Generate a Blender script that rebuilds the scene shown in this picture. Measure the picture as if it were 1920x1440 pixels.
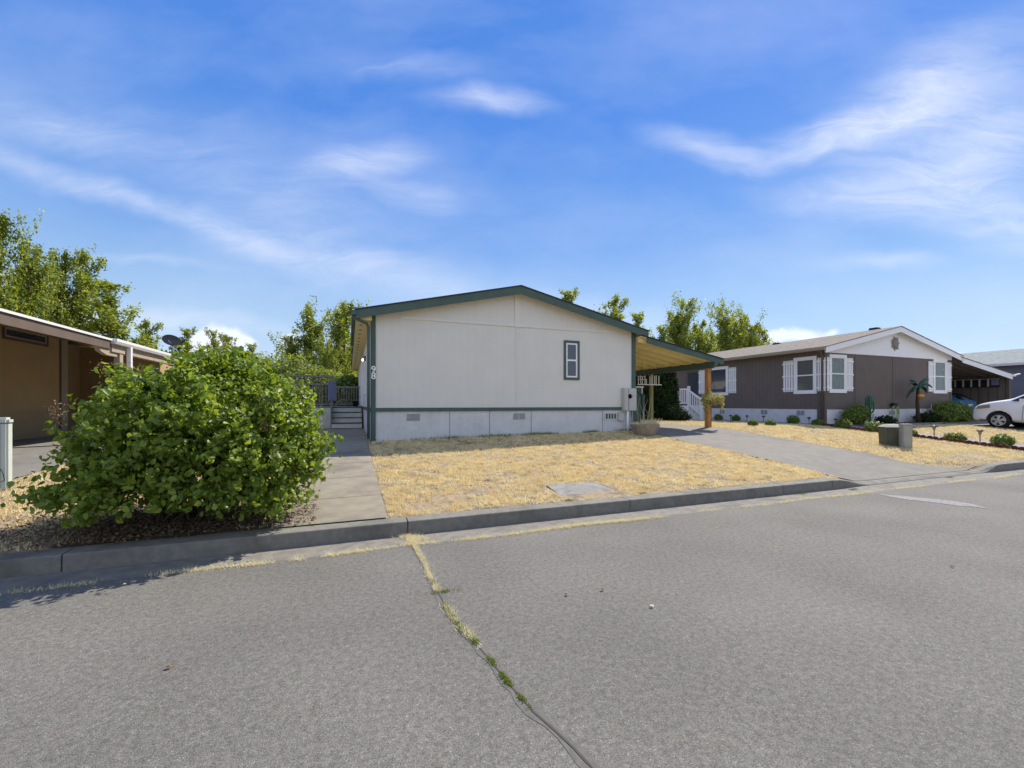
import bpy, bmesh, math, random
import numpy as np
from mathutils import Vector, Matrix
R_ = math.radians
S = bpy.context.scene
for o in list(bpy.data.objects): bpy.data.objects.remove(o)
# ------------------------------------------------------------------ camera
EYE = 1.5; YAW = R_(20.9); HOR = 757.0; FPX = 800.0
cd = bpy.data.cameras.new('camera'); cam = bpy.data.objects.new('camera', cd)
S.collection.objects.link(cam); S.camera = cam
cd.sensor_width = 36; cd.lens = 36*FPX/1920; cd.shift_y = (HOR-720)/1920
cd.clip_start = 0.05; cd.clip_end = 3000
cam.location = (0, 0, EYE); cam.rotation_euler = (R_(90), 0, -YAW)
# ------------------------------------------------------------------ light
SUN = Vector((.80, .42, 1.0)).normalized()
sl = bpy.data.lights.new('sun', 'SUN'); sl.energy = 4.0; sl.angle = R_(.55); sl.color = (1, .925, .81)
so = bpy.data.objects.new('sun', sl); S.collection.objects.link(so)
so.rotation_euler = SUN.to_track_quat('Z', 'Y').to_euler()
S.view_settings.view_transform = 'Standard'; S.view_settings.look = 'None'
S.view_settings.exposure = 0.80; S.view_settings.gamma = 1
W = bpy.data.worlds.new("World"); S.world = W; W.use_nodes = True
nt = W.node_tree; N = nt.nodes; L = nt.links; N.clear()
def wn(t, **k):
    n = N.new(t)
    for a, b in k.items(): setattr(n, a, b)
    return n
def wmath(op, a, b=None, clamp=False):
    n = wn('ShaderNodeMath', operation=op, use_clamp=clamp)
    for i, v in enumerate((a, b)):
        if v is None: continue
        if isinstance(v, (int, float)): n.inputs[i].default_value = v
        else: L.new(v, n.inputs[i])
    return n.outputs[0]
sky = wn('ShaderNodeTexSky', sky_type='NISHITA', sun_disc=False)
sky.sun_elevation = math.asin(SUN.z); sky.sun_rotation = math.atan2(SUN.x, SUN.y)
sky.air_density = 1.0; sky.dust_density = .25; sky.ozone_density = 3.0; sky.altitude = 100
hsv = wn('ShaderNodeHueSaturation'); hsv.inputs['Saturation'].default_value = 1.33; hsv.inputs['Value'].default_value = 1.0
L.new(sky.outputs[0], hsv.inputs['Color'])
tc = wn('ShaderNodeTexCoord')
def wdot(v):
    n = wn('ShaderNodeVectorMath', operation='DOT_PRODUCT'); L.new(tc.outputs['Generated'], n.inputs[0]); n.inputs[1].default_value = v
    return n.outputs['Value']
sa, ca = math.sin(YAW), math.cos(YAW)
fw = wmath('MAXIMUM', wdot((sa, ca, 0)), .02)
U = wmath('DIVIDE', wdot((ca, -sa, 0)), fw); V = wmath('DIVIDE', wdot((0, 0, 1)), fw)
cmb = wn('ShaderNodeCombineXYZ'); L.new(U, cmb.inputs[0]); L.new(V, cmb.inputs[1])
def wnoise(vec, scale, detail=6, rough=.6, sc=(1, 1, 1), rot=0, dist=0):
    m = wn('ShaderNodeMapping'); L.new(vec, m.inputs[0]); m.inputs['Scale'].default_value = sc; m.inputs['Rotation'].default_value = (0, 0, rot)
    n = wn('ShaderNodeTexNoise'); n.inputs['Scale'].default_value = scale; n.inputs['Detail'].default_value = detail
    n.inputs['Roughness'].default_value = rough; n.inputs['Distortion'].default_value = dist
    L.new(m.outputs[0], n.inputs['Vector']); return n
def warp(vec, scale, amt):
    n = wnoise(vec, scale, 4, .55)
    s = wn('ShaderNodeVectorMath', operation='SUBTRACT'); L.new(n.outputs['Color'], s.inputs[0]); s.inputs[1].default_value = (.5, .5, .5)
    k = wn('ShaderNodeVectorMath', operation='SCALE'); L.new(s.outputs[0], k.inputs[0]); k.inputs['Scale'].default_value = amt
    a = wn('ShaderNodeVectorMath', operation='ADD'); L.new(vec, a.inputs[0]); L.new(k.outputs[0], a.inputs[1])
    f = wn('ShaderNodeVectorMath', operation='MULTIPLY'); L.new(a.outputs[0], f.inputs[0]); f.inputs[1].default_value = (1, 1, 0)
    return f.outputs[0]
def blobs(vec, lst):
    tot = None
    for (u, v, ln, wd, ang, st) in lst:
        m = wn('ShaderNodeMapping', vector_type='TEXTURE'); L.new(vec, m.inputs[0])
        m.inputs['Location'].default_value = ((u-960)/800, (HOR-v)/800, 0)
        m.inputs['Rotation'].default_value = (0, 0, -R_(ang)); m.inputs['Scale'].default_value = (ln/800, wd/800, 1)
        l = wn('ShaderNodeVectorMath', operation='LENGTH'); L.new(m.outputs[0], l.inputs[0])
        r = wn('ShaderNodeMapRange', interpolation_type='SMOOTHSTEP'); L.new(l.outputs['Value'], r.inputs[0])
        r.inputs[1].default_value = 0; r.inputs[2].default_value = 1; r.inputs[3].default_value = st; r.inputs[4].default_value = 0
        tot = r.outputs[0] if tot is None else wmath('ADD', tot, r.outputs[0])
    return tot
wc = warp(cmb.outputs[0], 3.0, .12)
wisp = blobs(wc, [
 (60,310,300,38,20,.42),(230,370,260,36,22,.42),(430,445,300,42,22,.42),(680,505,320,60,15,.42),(930,560,330,60,8,.30),(560,430,460,150,20,.36),(300,250,420,120,14,.22),
 (685,300,170,50,-8,.72),(765,370,140,40,8,.6),(915,192,170,38,2,.8),(620,330,240,70,-5,.22),(110,240,260,60,14,.40),(770,125,200,45,8,.32),
 (1330,275,190,50,14,.8),(1520,262,230,60,-14,.65),(1740,170,330,120,-30,.75),(1640,240,250,70,-20,.45),
 (1760,330,380,110,-14,.75),(1880,410,340,90,8,.85),(1850,240,260,120,-20,.6),(1660,492,160,26,0,.6),(1560,370,260,50,4,.4),
 (320,592,420,30,6,.5),(1080,600,500,60,4,.35),(250,490,250,14,4,.3)])
fib = wnoise(wc, 4.2, 9, .64, (1, 4.8, 1), R_(14), .7)
fr = wn('ShaderNodeMapRange'); L.new(fib.outputs['Fac'], fr.inputs[0])
fr.inputs[1].default_value = .28; fr.inputs[2].default_value = .74; fr.inputs[3].default_value = .35; fr.inputs[4].default_value = 1.15
wisp = wmath('MULTIPLY', wmath('MULTIPLY', wisp, fr.outputs[0]), .66)
veil = wnoise(wc, 1.3, 5, .55, (1, 2.2, 1), R_(-15))
vr = wn('ShaderNodeMapRange'); L.new(veil.outputs['Fac'], vr.inputs[0]); vr.inputs[1].default_value = .42; vr.inputs[2].default_value = .8; vr.inputs[3].default_value = 0; vr.inputs[4].default_value = .26
wisp = wmath('ADD', wisp, vr.outputs[0])
hz = wn('ShaderNodeMapRange', interpolation_type='SMOOTHSTEP'); L.new(wdot((0, 0, 1)), hz.inputs[0])
hz.inputs[1].default_value = .0; hz.inputs[2].default_value = .40; hz.inputs[3].default_value = .06; hz.inputs[4].default_value = 0
wc2 = warp(cmb.outputs[0], 16.0, .045)
cum = blobs(wc2, [(415,632,75,42,0,1.9),(370,645,50,26,0,1.6),(452,645,50,24,0,1.6),(548,640,44,26,0,1.6),(1500,628,85,30,0,1.5),(1440,632,50,26,0,1.3),(1560,622,30,16,0,.8),
  (1855,664,34,14,0,1.2),(1800,662,30,12,0,.9),(1905,664,30,10,0,1.0),(1110,740,300,30,0,.8)])
cr = wn('ShaderNodeMapRange', interpolation_type='SMOOTHSTEP'); L.new(cum, cr.inputs[0]); cr.inputs[1].default_value = .30; cr.inputs[2].default_value = 1.35; cr.inputs[3].default_value = 0; cr.inputs[4].default_value = .9
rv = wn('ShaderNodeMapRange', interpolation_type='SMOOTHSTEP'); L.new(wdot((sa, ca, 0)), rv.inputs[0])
rv.inputs[1].default_value = .05; rv.inputs[2].default_value = -.5; rv.inputs[3].default_value = 0; rv.inputs[4].default_value = .62  # unseen white cloud veil behind the camera, added to brighten shaded fronts
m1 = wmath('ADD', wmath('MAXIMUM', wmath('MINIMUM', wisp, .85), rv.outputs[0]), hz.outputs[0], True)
tint = wn('ShaderNodeMix', data_type='RGBA', blend_type='MULTIPLY'); tint.inputs[0].default_value = 1; L.new(hsv.outputs[0], tint.inputs[6]); tint.inputs[7].default_value = (.93, .92, 1.02, 1)
gr = wn('ShaderNodeValToRGB'); L.new(wdot((0, 0, 1)), gr.inputs[0]); ge = gr.color_ramp.elements
ge[0].position = 0; ge[0].color = (.42, .53, .66, 1); ge[1].position = .8; ge[1].color = (.060, .180, .56, 1)
for p_, c_ in ((.16, (.34, .48, .65, 1)), (.23, (.27, .42, .645, 1)), (.33, (.155, .305, .625, 1)), (.54, (.078, .212, .60, 1))):
    e_ = ge.new(p_); e_.color = c_
gs = wn('ShaderNodeVectorMath', operation='SCALE'); L.new(gr.outputs[0], gs.inputs[0]); gs.inputs['Scale'].default_value = 8.9
gm = wn('ShaderNodeMix', data_type='RGBA'); gm.inputs[0].default_value = .82; L.new(tint.outputs[2], gm.inputs[6]); L.new(gs.outputs[0], gm.inputs[7])
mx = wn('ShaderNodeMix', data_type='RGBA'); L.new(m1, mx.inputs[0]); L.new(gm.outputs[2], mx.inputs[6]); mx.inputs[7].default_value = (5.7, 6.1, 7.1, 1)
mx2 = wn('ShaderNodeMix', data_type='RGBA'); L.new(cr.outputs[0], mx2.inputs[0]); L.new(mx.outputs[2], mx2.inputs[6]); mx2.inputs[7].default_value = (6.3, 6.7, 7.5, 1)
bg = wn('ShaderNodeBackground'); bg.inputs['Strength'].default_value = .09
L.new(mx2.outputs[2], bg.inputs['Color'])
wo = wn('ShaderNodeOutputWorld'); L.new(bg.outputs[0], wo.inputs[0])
# ------------------------------------------------------------------ helpers
rnd = random.Random(7)
def sstep(a, b, t):
    t = np.clip((t-a)/(b-a), 0, 1); return t*t*(3-2*t)
def G(x, y):
    """height of the ground"""
    x = np.asarray(x, float); y = np.asarray(y, float)
    B = .53 + .0125*np.clip(x, -3, 12.5) - .01*np.clip(x-13, 0, 5)
    t = np.clip((y-5.15)/6.1, 0, 1)
    z = .15 + (B-.15)*t
    dip = sstep(8.15, 9.1, x)*(1-sstep(12.6, 13.5, x))
    dip2 = sstep(24.0, 25, x)*(1-sstep(33.5, 34.5, x))
    dip3 = sstep(-10.5, -9.7, x)*(1-sstep(-5.0, -4.2, x))
    d = np.maximum(np.maximum(dip, dip2), dip3)
    z = z - d*.13*(1-sstep(5.1, 6.8, y))
    far = np.clip((5.18-y)/.05, 0, 1)
    return z*(1-far) + (-.06)*far
def ray(u, v):
    r = (u-960)/FPX; up = (HOR-v)/FPX
    return Vector((sa+r*ca, ca-r*sa, up))
def PY(u, v, Y):
    d = ray(u, v); return Vector((0, 0, EYE)) + d*(Y/d.y)
def PX(u, v, X):
    d = ray(u, v); return Vector((0, 0, EYE)) + d*(X/d.x)
def PG(u, v):
    z = .4; d = ray(u, v)
    for i in range(30):
        p = Vector((0, 0, EYE)) + d*((z-EYE)/d.z); z = .5*z+.5*float(G(p.x, p.y)) if p.y > 4.98 else 0
    return Vector((0, 0, EYE)) + d*((z-EYE)/d.z)
ORG = {}
def link(o): S.collection.objects.link(o); return o
def tag(o, label=None, cat=None, group=None, kind=None):
    if label: o['label'] = label
    if cat: o['category'] = cat
    if group: o['group'] = group
    if kind: o['kind'] = kind
    return o
def thing(name, label, cat, loc=(0, 0, 0), rotz=0, group=None):
    o = link(bpy.data.objects.new(name, None)); o.location = loc; o.rotation_euler = (0, 0, rotz); o.empty_display_size = .2
    ORG[o.name] = Vector(loc); return tag(o, label, cat, group)
class MB:
    def __init__(s): s.v = []; s.f = []
    def add(s, vs, fs):
        b = len(s.v); s.v += [tuple(v) for v in vs]; s.f += [tuple(i+b for i in f) for f in fs]; return s
    def box(s, x0, y0, z0, x1, y1, z1):
        x0, x1 = sorted((x0, x1)); y0, y1 = sorted((y0, y1)); z0, z1 = sorted((z0, z1))
        vs = [(x, y, z) for z in (z0, z1) for y in (y0, y1) for x in (x0, x1)]
        return s.add(vs, [(0,2,3,1),(4,5,7,6),(0,1,5,4),(2,6,7,3),(0,4,6,2),(1,3,7,5)])
    def obox(s, c, sx, sy, sz, M=None):
        vs = [Vector((x*sx/2, y*sy/2, z*sz/2)) for z in (-1, 1) for y in (-1, 1) for x in (-1, 1)]
        if M is not None: vs = [M @ v for v in vs]
        c = Vector(c)
        return s.add([v+c for v in vs], [(0,2,3,1),(4,5,7,6),(0,1,5,4),(2,6,7,3),(0,4,6,2),(1,3,7,5)])
    def beam(s, a, b, w, h):
        a = Vector(a); b = Vector(b); d = b-a; q = d.to_track_quat('Y', 'Z').to_matrix()
        return s.obox((a+b)/2, w, d.length, h, q)
    def prism(s, poly, axis, a, b):
        """poly of 2D points extruded along axis from a to b"""
        def p3(p, t):
            return {'x': (t, p[0], p[1]), 'y': (p[0], t, p[1]), 'z': (p[0], p[1], t)}[axis]
        n = len(poly); vs = [p3(p, a) for p in poly]+[p3(p, b) for p in poly]
        fs = [tuple(range(n)), tuple(range(2*n-1, n-1, -1))]+[(i, (i+1) % n, (i+1) % n+n, i+n) for i in range(n)]
        return s.add(vs, fs)
    def tube(s, pts, rad, n=8, cap=True):
        pts = [Vector(p) for p in pts]; rad = rad if isinstance(rad, (list, tuple)) else [rad]*len(pts)
        vs = []; prev = None
        for i, p in enumerate(pts):
            d = (pts[min(i+1, len(pts)-1)]-pts[max(i-1, 0)]).normalized()
            up = Vector((0, 0, 1)) if abs(d.z) < .9 else Vector((1, 0, 0))
            if prev is not None: up = prev
            a = d.cross(up).normalized(); b = a.cross(d).normalized(); prev = b
            for k in range(n):
                t = 2*math.pi*k/n; vs.append(p+(a*math.cos(t)+b*math.sin(t))*rad[i])
        fs = [(i*n+k, i*n+(k+1) % n, (i+1)*n+(k+1) % n, (i+1)*n+k) for i in range(len(pts)-1) for k in range(n)]
        if cap: fs += [tuple(range(n-1, -1, -1)), tuple(range((len(pts)-1)*n, len(pts)*n))]
        return s.add(vs, fs)
    def lathe(s, prof, c=(0, 0, 0), n=24, axis='z'):
        vs = []; c = Vector(c)
        for r, z in prof:
            for k in range(n):
                t = 2*math.pi*k/n; q = (r*math.cos(t), r*math.sin(t), z)
                if axis == 'x': q = (q[2], q[0], q[1])
                if axis == 'y': q = (q[0], q[2], q[1])
                vs.append(Vector(q)+c)
        m = len(prof)
        fs = [(i*n+k, i*n+(k+1) % n, (i+1)*n+(k+1) % n, (i+1)*n+k) for i in range(m-1) for k in range(n)]
        fs += [tuple(range(n-1, -1, -1)), tuple(range((m-1)*n, m*n))]
        return s.add(vs, fs)
    def build(s, name, mat, parent=None, loc=None, local=False, smooth=False, bevel=0):
        me = bpy.data.meshes.new(name); org = Vector((0, 0, 0))
        if parent is not None: org = ORG[parent.name]
        elif loc is not None: org = Vector(loc)
        if local: vs = s.v
        else: vs = [(v[0]-org.x, v[1]-org.y, v[2]-org.z) for v in s.v]
        me.from_pydata(vs, [], s.f); me.materials.append(mat)
        bm = bmesh.new(); bm.from_mesh(me); bmesh.ops.recalc_face_normals(bm, faces=bm.faces)
        if bevel: bmesh.ops.bevel(bm, geom=bm.edges[:], offset=bevel, segments=2, affect='EDGES', clamp_overlap=True)
        bm.to_mesh(me); bm.free()
        if smooth:
            for p in me.polygons: p.use_smooth = True
        o = link(bpy.data.objects.new(name, me))
        if parent is not None: o.parent = parent
        elif loc is not None: o.location = loc
        ORG[o.name] = org; return o
def npmesh(name, verts, faces, mat, parent=None, loc=None, smooth=False):
    """fast mesh from numpy; faces (n,k)"""
    me = bpy.data.meshes.new(name); verts = np.asarray(verts, np.float32)
    org = ORG[parent.name] if parent is not None else Vector(loc or (0, 0, 0))
    verts = verts-np.array(org, np.float32)
    nf, k = faces.shape
    me.vertices.add(len(verts)); me.vertices.foreach_set('co', verts.ravel())
    me.loops.add(nf*k); me.loops.foreach_set('vertex_index', faces.astype(np.int32).ravel())
    me.polygons.add(nf); me.polygons.foreach_set('loop_start', np.arange(0, nf*k, k, dtype=np.int32))
    me.polygons.foreach_set('loop_total', np.full(nf, k, np.int32))
    if smooth: me.polygons.foreach_set('use_smooth', np.ones(nf, bool))
    me.update(calc_edges=True); me.validate(); me.materials.append(mat)
    o = link(bpy.data.objects.new(name, me))
    if parent is not None: o.parent = parent
    elif loc is not None: o.location = loc
    ORG[o.name] = org; return o
def copy_tree(o, parent=None):
    c = link(o.copy()); ORG[c.name] = ORG[o.name]
    if parent is not None: c.parent = parent
    for ch in [q for q in bpy.data.objects if q.parent == o]: copy_tree(ch, c)
    return c
# ------------------------------------------------------------------ materials
def mat(name, col, rough=.8, col2=None, scale=8, detail=6, lo=.35, hi=.65, bump=0, bscale=None, metal=0, spec=.3, col3=None, s3=1.5, lo3=.5, hi3=.7, groove=None, gdark=.7, trans=None, island=None, coat=0):
    m = bpy.data.materials.new(name); m.use_nodes = True; t = m.node_tree; n = t.nodes; l = t.links
    p = n['Principled BSDF']; p.inputs['Roughness'].default_value = rough; p.inputs['Metallic'].default_value = metal
    p.inputs['Specular IOR Level'].default_value = spec; p.inputs['Coat Weight'].default_value = coat
    c4 = lambda c: (c[0], c[1], c[2], 1)
    p.inputs['Base Color'].default_value = c4(col)
    tcn = n.new('ShaderNodeTexCoord'); co = tcn.outputs['Object']; cur = None
    def noise(sc, det=detail, rg=.6):
        q = n.new('ShaderNodeTexNoise'); q.inputs['Scale'].default_value = sc; q.inputs['Detail'].default_value = det; q.inputs['Roughness'].default_value = rg
        l.new(co, q.inputs['Vector']); return q.outputs['Fac']
    def ramp(fac, a, b, ca_, cb_):
        mr = n.new('ShaderNodeMapRange'); l.new(fac, mr.inputs[0]); mr.inputs[1].default_value = a; mr.inputs[2].default_value = b
        mm = n.new('ShaderNodeMix'); mm.data_type = 'RGBA'; l.new(mr.outputs[0], mm.inputs[0])
        for i, c in ((6, ca_), (7, cb_)):
            if isinstance(c, tuple): mm.inputs[i].default_value = c4(c)
            else: l.new(c, mm.inputs[i])
        return mm.outputs[2]
    if col2: cur = ramp(noise(scale), lo, hi, tuple(col), tuple(col2))
    if island:
        g = n.new('ShaderNodeNewGeometry'); cur = ramp(g.outputs['Random Per Island'], 0, 1, cur if cur else tuple(col), tuple(island)) if not col2 else None or ramp(g.outputs['Random Per Island'], 0, 1.4, cur, tuple(island)) if cur else None
    if col3: cur = ramp(noise(s3, 5), lo3, hi3, cur if cur else tuple(col), tuple(col3))
    hgt = noise(bscale or scale*4, 8) if bump else None
    if groove:
        sx = n.new('ShaderNodeSeparateXYZ'); l.new(co, sx.inputs[0])
        def mth(op, a, b=None):
            q = n.new('ShaderNodeMath'); q.operation = op
            for i, v in enumerate((a, b)):
                if v is None: continue
                if isinstance(v, (int, float)): q.inputs[i].default_value = v
                else: l.new(v, q.inputs[i])
            return q.outputs[0]
        ax = groove[0]
        e = mth('ADD', sx.outputs['X'], sx.outputs['Y']) if ax == 'xy' else sx.outputs[ax]
        fr_ = mth('FRACT', mth('DIVIDE', mth('ADD', e, 100), groove[1])); gl = mth('LESS_THAN', fr_, groove[2])
        d = n.new('ShaderNodeMix'); d.data_type = 'RGBA'; d.blend_type = 'MULTIPLY'; l.new(gl, d.inputs[0])
        if cur: l.new(cur, d.inputs[6])
        else: d.inputs[6].default_value = c4(col)
        d.inputs[7].default_value = (gdark, gdark, gdark, 1); cur = d.outputs[2]
    if cur: l.new(cur, p.inputs['Base Color'])
    if bump:
        b = n.new('ShaderNodeBump'); b.inputs['Strength'].default_value = min(1, bump); b.inputs['Distance'].default_value = .01*max(1, bump); l.new(hgt, b.inputs['Height']); l.new(b.outputs[0], p.inputs['Normal'])
    if trans:
        tr = n.new('ShaderNodeBsdfTranslucent'); ms = n.new('ShaderNodeMixShader'); ms.inputs[0].default_value = trans[0]
        if cur:
            hs = n.new('ShaderNodeMix'); hs.data_type = 'RGBA'; hs.blend_type = 'MULTIPLY'; hs.inputs[0].default_value = 1; l.new(cur, hs.inputs[6]); hs.inputs[7].default_value = c4(trans[1]); l.new(hs.outputs[2], tr.inputs[0])
        else: tr.inputs[0].default_value = c4([a*b_ for a, b_ in zip(col, trans[1])])
        l.new(p.outputs[0], ms.inputs[1]); l.new(tr.outputs[0], ms.inputs[2]); l.new(ms.outputs[0], n['Material Output'].inputs[0])
    return m
M = {}
def asphalt():
    m = bpy.data.materials.new('asphalt'); m.use_nodes = True; t = m.node_tree; n = t.nodes; l = t.links; p = n['Principled BSDF']
    p.inputs['Roughness'].default_value = .85; p.inputs['Specular IOR Level'].default_value = .25
    tcn = n.new('ShaderNodeTexCoord')
    v = n.new('ShaderNodeTexVoronoi'); v.inputs['Scale'].default_value = 210; l.new(tcn.outputs['Object'], v.inputs['Vector'])
    v.inputs['Randomness'].default_value = 1
    sp = n.new('ShaderNodeSeparateColor'); l.new(v.outputs['Color'], sp.inputs[0])
    r = n.new('ShaderNodeValToRGB'); l.new(sp.outputs[0], r.inputs[0]); e = r.color_ramp.elements
    e[0].position = 0; e[0].color = (.080, .075, .068, 1); e[1].position = 1; e[1].color = (.32, .305, .28, 1)
    for pos, c in ((.12, .115), (.5, .153), (.88, .182), (.98, .21)):
        q = e.new(pos); q.color = (c, c*.95, c*.835, 1)
    ns = n.new('ShaderNodeTexNoise'); ns.inputs['Scale'].default_value = .7; ns.inputs['Detail'].default_value = 7; l.new(tcn.outputs['Object'], ns.inputs['Vector'])
    mr = n.new('ShaderNodeMapRange'); l.new(ns.outputs['Fac'], mr.inputs[0]); mr.inputs[1].default_value = .3; mr.inputs[2].default_value = .7; mr.inputs[3].default_value = .86; mr.inputs[4].default_value = 1.13
    ns2 = n.new('ShaderNodeTexNoise'); ns2.inputs['Scale'].default_value = 28; ns2.inputs['Detail'].default_value = 4; l.new(tcn.outputs['Object'], ns2.inputs['Vector'])
    mr2 = n.new('ShaderNodeMapRange'); l.new(ns2.outputs['Fac'], mr2.inputs[0]); mr2.inputs[1].default_value = .3; mr2.inputs[2].default_value = .7; mr2.inputs[3].default_value = .80; mr2.inputs[4].default_value = 1.18
    mu = n.new('ShaderNodeMath'); mu.operation = 'MULTIPLY'; l.new(mr.outputs[0], mu.inputs[0]); l.new(mr2.outputs[0], mu.inputs[1])
    mm = n.new('ShaderNodeVectorMath'); mm.operation = 'SCALE'; l.new(r.outputs[0], mm.inputs[0]); l.new(mu.outputs[0], mm.inputs['Scale'])
    l.new(mm.outputs[0], p.inputs['Base Color'])
    b = n.new('ShaderNodeBump'); b.inputs['Strength'].default_value = .7; b.inputs['Distance'].default_value = .004; b.invert = True
    l.new(v.outputs['Distance'], b.inputs['Height']); l.new(b.outputs[0], p.inputs['Normal'])
    return m
M['asphalt'] = asphalt()
M['ground'] = mat('dry_ground', (.24, .18, .11), .95, (.42, .33, .20), 18, 8, .35, .65, bump=2, bscale=60, col3=(.19, .15, .11), s3=3.0, lo3=.50, hi3=.64)
M['curb'] = mat('curb_concrete', (.18, .17, .145), .9, (.24, .228, .195), 12, 8, bump=1, bscale=120, col3=(.13, .12, .098), s3=1.6)
M['gutter'] = mat('gutter_concrete', (.19, .175, .148), .9, (.26, .24, .20), 9, 8, bump=1, bscale=150, col3=(.15, .142, .13), s3=2.2)
M['path'] = mat('path_concrete', (.24, .21, .158), .9, (.30, .265, .20), 5, 8, bump=.8, bscale=150, col3=(.18, .16, .125), s3=1.2)
M['drive'] = mat('driveway_concrete', (.18, .168, .146), .9, (.225, .21, .18), 5, 8, bump=.8, bscale=120, col3=(.155, .148, .135), s3=.8)
M['slab'] = mat('slab_concrete', (.20, .193, .175), .9, (.29, .28, .255), 3, 6, bump=.6, bscale=90, col3=(.14, .135, .12), s3=4)
M['joint'] = mat('joint_dirt', (.08, .07, .058), 1)
M['dirt'] = mat('mulch', (.065, .048, .033), 1, (.14, .105, .07), 40, 6, bump=3, bscale=50)
M['gravel'] = mat('gravel', (.20, .19, .18), .95, (.42, .41, .40), 45, 4, .4, .6, bump=3, bscale=60)
M['seal'] = mat('crack_seal', (.105, .10, .088), .9, (.14, .133, .118), 20, 5)
M['paint'] = mat('worn_paint', (.17, .165, .155), .85, (.26, .255, .25), 26, 8, .42, .6)
sid = dict(groove=('xy', .2032, .035), gdark=.92)
M['white_siding'] = mat('white_siding', (.71, .695, .625), .75, (.67, .655, .59), 1.5, 6, bump=.25, bscale=40, **sid)
M['white_skirt'] = mat('white_skirting', (.66, .66, .64), .8, (.58, .585, .575), 2.2, 8, bump=.25, bscale=40, col3=(.47, .47, .46), s3=5, lo3=.56, hi3=.85, groove=('xy', .2032, .03), gdark=.9)
M['white_trim'] = mat('white_board', (.72, .705, .635), .75, (.69, .675, .61), 2)
M['green_trim'] = mat('green_trim', (.078, .125, .102), .6, (.065, .105, .088), 2.5, 7)
M['cream'] = mat('cream_soffit', (.86, .74, .36), .75, (.80, .69, .33), 3)
M['shingle_dark'] = mat('dark_shingles', (.035, .035, .038), .95, (.06, .06, .065), 20, bump=1.5, bscale=60)
M['white'] = mat('white_paint', (.86, .85, .83), .5, (.82, .81, .79), 4)
M['glass'] = mat('window_glass', (.035, .045, .075), .06, spec=.9)
M['curtain_glass'] = mat('curtained_glass', (.10, .125, .11), .1, (.15, .18, .16), 6, spec=.6, groove=('xy', .11, .35), gdark=.72)
M['blind_glass'] = mat('blind_behind_glass', (.12, .125, .12), .1, spec=.6, groove=('Z', .06, .3), gdark=.8)
M['vent'] = mat('vent_grille', (.42, .42, .42), .6, groove=('Z', .022, .45), gdark=.35)
M['slot'] = mat('vent_slot', (.08, .085, .09), .7)
M['box_cream'] = mat('meter_box', (.52, .52, .46), .5, (.47, .47, .42), 4)
M['galv'] = mat('galvanised', (.45, .46, .46), .4, metal=.6)
M['black'] = mat('black_plastic', (.02, .02, .022), .5)
M['brown_siding'] = mat('brown_siding', (.165, .134, .112), .8, (.145, .118, .10), 2, bump=.25, bscale=40, groove=('xy', .2032, .08), gdark=.72)
M['brown_trim'] = mat('brown_trim', (.12, .095, .078), .7)
M['brown_skirt'] = mat('grey_skirting', (.72, .71, .70), .8, (.64, .63, .62), 3)
M['shingle_tan'] = mat('tan_shingles', (.24, .21, .18), .95, (.14, .12, .10), 7, 6, .4, .6, bump=1.5, bscale=50, groove=('Y', .33, .06), gdark=.85)
M['shingle_grey'] = mat('grey_shingles', (.27, .29, .29), .95, (.19, .21, .21), 6, 6, .4, .6, bump=1.5, bscale=50, groove=('Y', .33, .06), gdark=.85)
M['tan_siding'] = mat('tan_siding', (.42, .30, .15), .8, (.38, .27, .135), 1.5, 6, bump=.2, bscale=40, groove=('xy', .1, .1), gdark=.85)
M['tan_skirt'] = mat('tan_skirting', (.36, .27, .15), .85, (.32, .24, .135), 2)
M['tan_trim'] = mat('tan_trim', (.36, .30, .22), .7, (.32, .26, .19), 2)
M['dark_brown'] = mat('brown_fascia', (.13, .095, .075), .7, (.11, .08, .063), 3)
M['metal_white'] = mat('white_metal', (.65, .65, .64), .4)
M['blue_siding'] = mat('blue_grey_siding', (.16, .165, .21), .8, (.14, .145, .19), 2, **sid)
M['deck_wood'] = mat('weathered_deck', (.17, .165, .155), .9, (.24, .23, .215), 8, bump=.5)
M['deck_tread'] = mat('painted_step', (.60, .61, .55), .8, (.48, .50, .45), 5)
M['deck_dark'] = mat('dark_tread', (.05, .06, .07), .8)
M['cedar'] = mat('stained_post', (.50, .25, .075), .7, (.38, .17, .05), 6, 7)
M['olive'] = mat('olive_post', (.25, .24, .10), .7)
M['leaf_bush'] = mat('bush_leaf', (.072, .128, .015), .45, island=(.27, .35, .055), spec=.35, trans=(.38, (1.8, 1.7, .55)))
M['leaf_bush2'] = mat('seed_head', (.22, .12, .07), .8, island=(.30, .20, .11))
M['leaf_pop'] = mat('poplar_leaf', (.10, .15, .022), .5, island=(.31, .36, .065), spec=.35, trans=(.46, (1.85, 1.7, .55)))
M['leaf_pop2'] = mat('dark_leaf', (.075, .12, .022), .5, island=(.19, .24, .05), spec=.35, trans=(.35, (1.8, 1.7, .9)))
M['leaf_box'] = mat('boxwood_leaf', (.07, .12, .015), .5, island=(.20, .26, .04), trans=(.3, (1.5, 1.5, .8)))
M['leaf_dark'] = mat('hedge_leaf', (.016, .026, .010), .95, spec=.05, island=(.035, .055, .018))
M['leaf_dry'] = mat('dry_foliage', (.38, .33, .10), .8, island=(.48, .46, .17), trans=(.3, (1, 1, .8)))
M['bark'] = mat('bark', (.12, .095, .07), .95, (.2, .17, .13), 10, bump=1)
M['bark_brown'] = mat('brown_bark', (.06, .045, .03), .95)
M['grass'] = mat('dry_grass', (.70, .49, .17), .9, (.86, .71, .38), 3.0, 6, .38, .62, island=(.97, .91, .68), trans=(.3, (1, 1, .9)), col3=(.40, .30, .17), s3=4.5, lo3=.54, hi3=.74)
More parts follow.
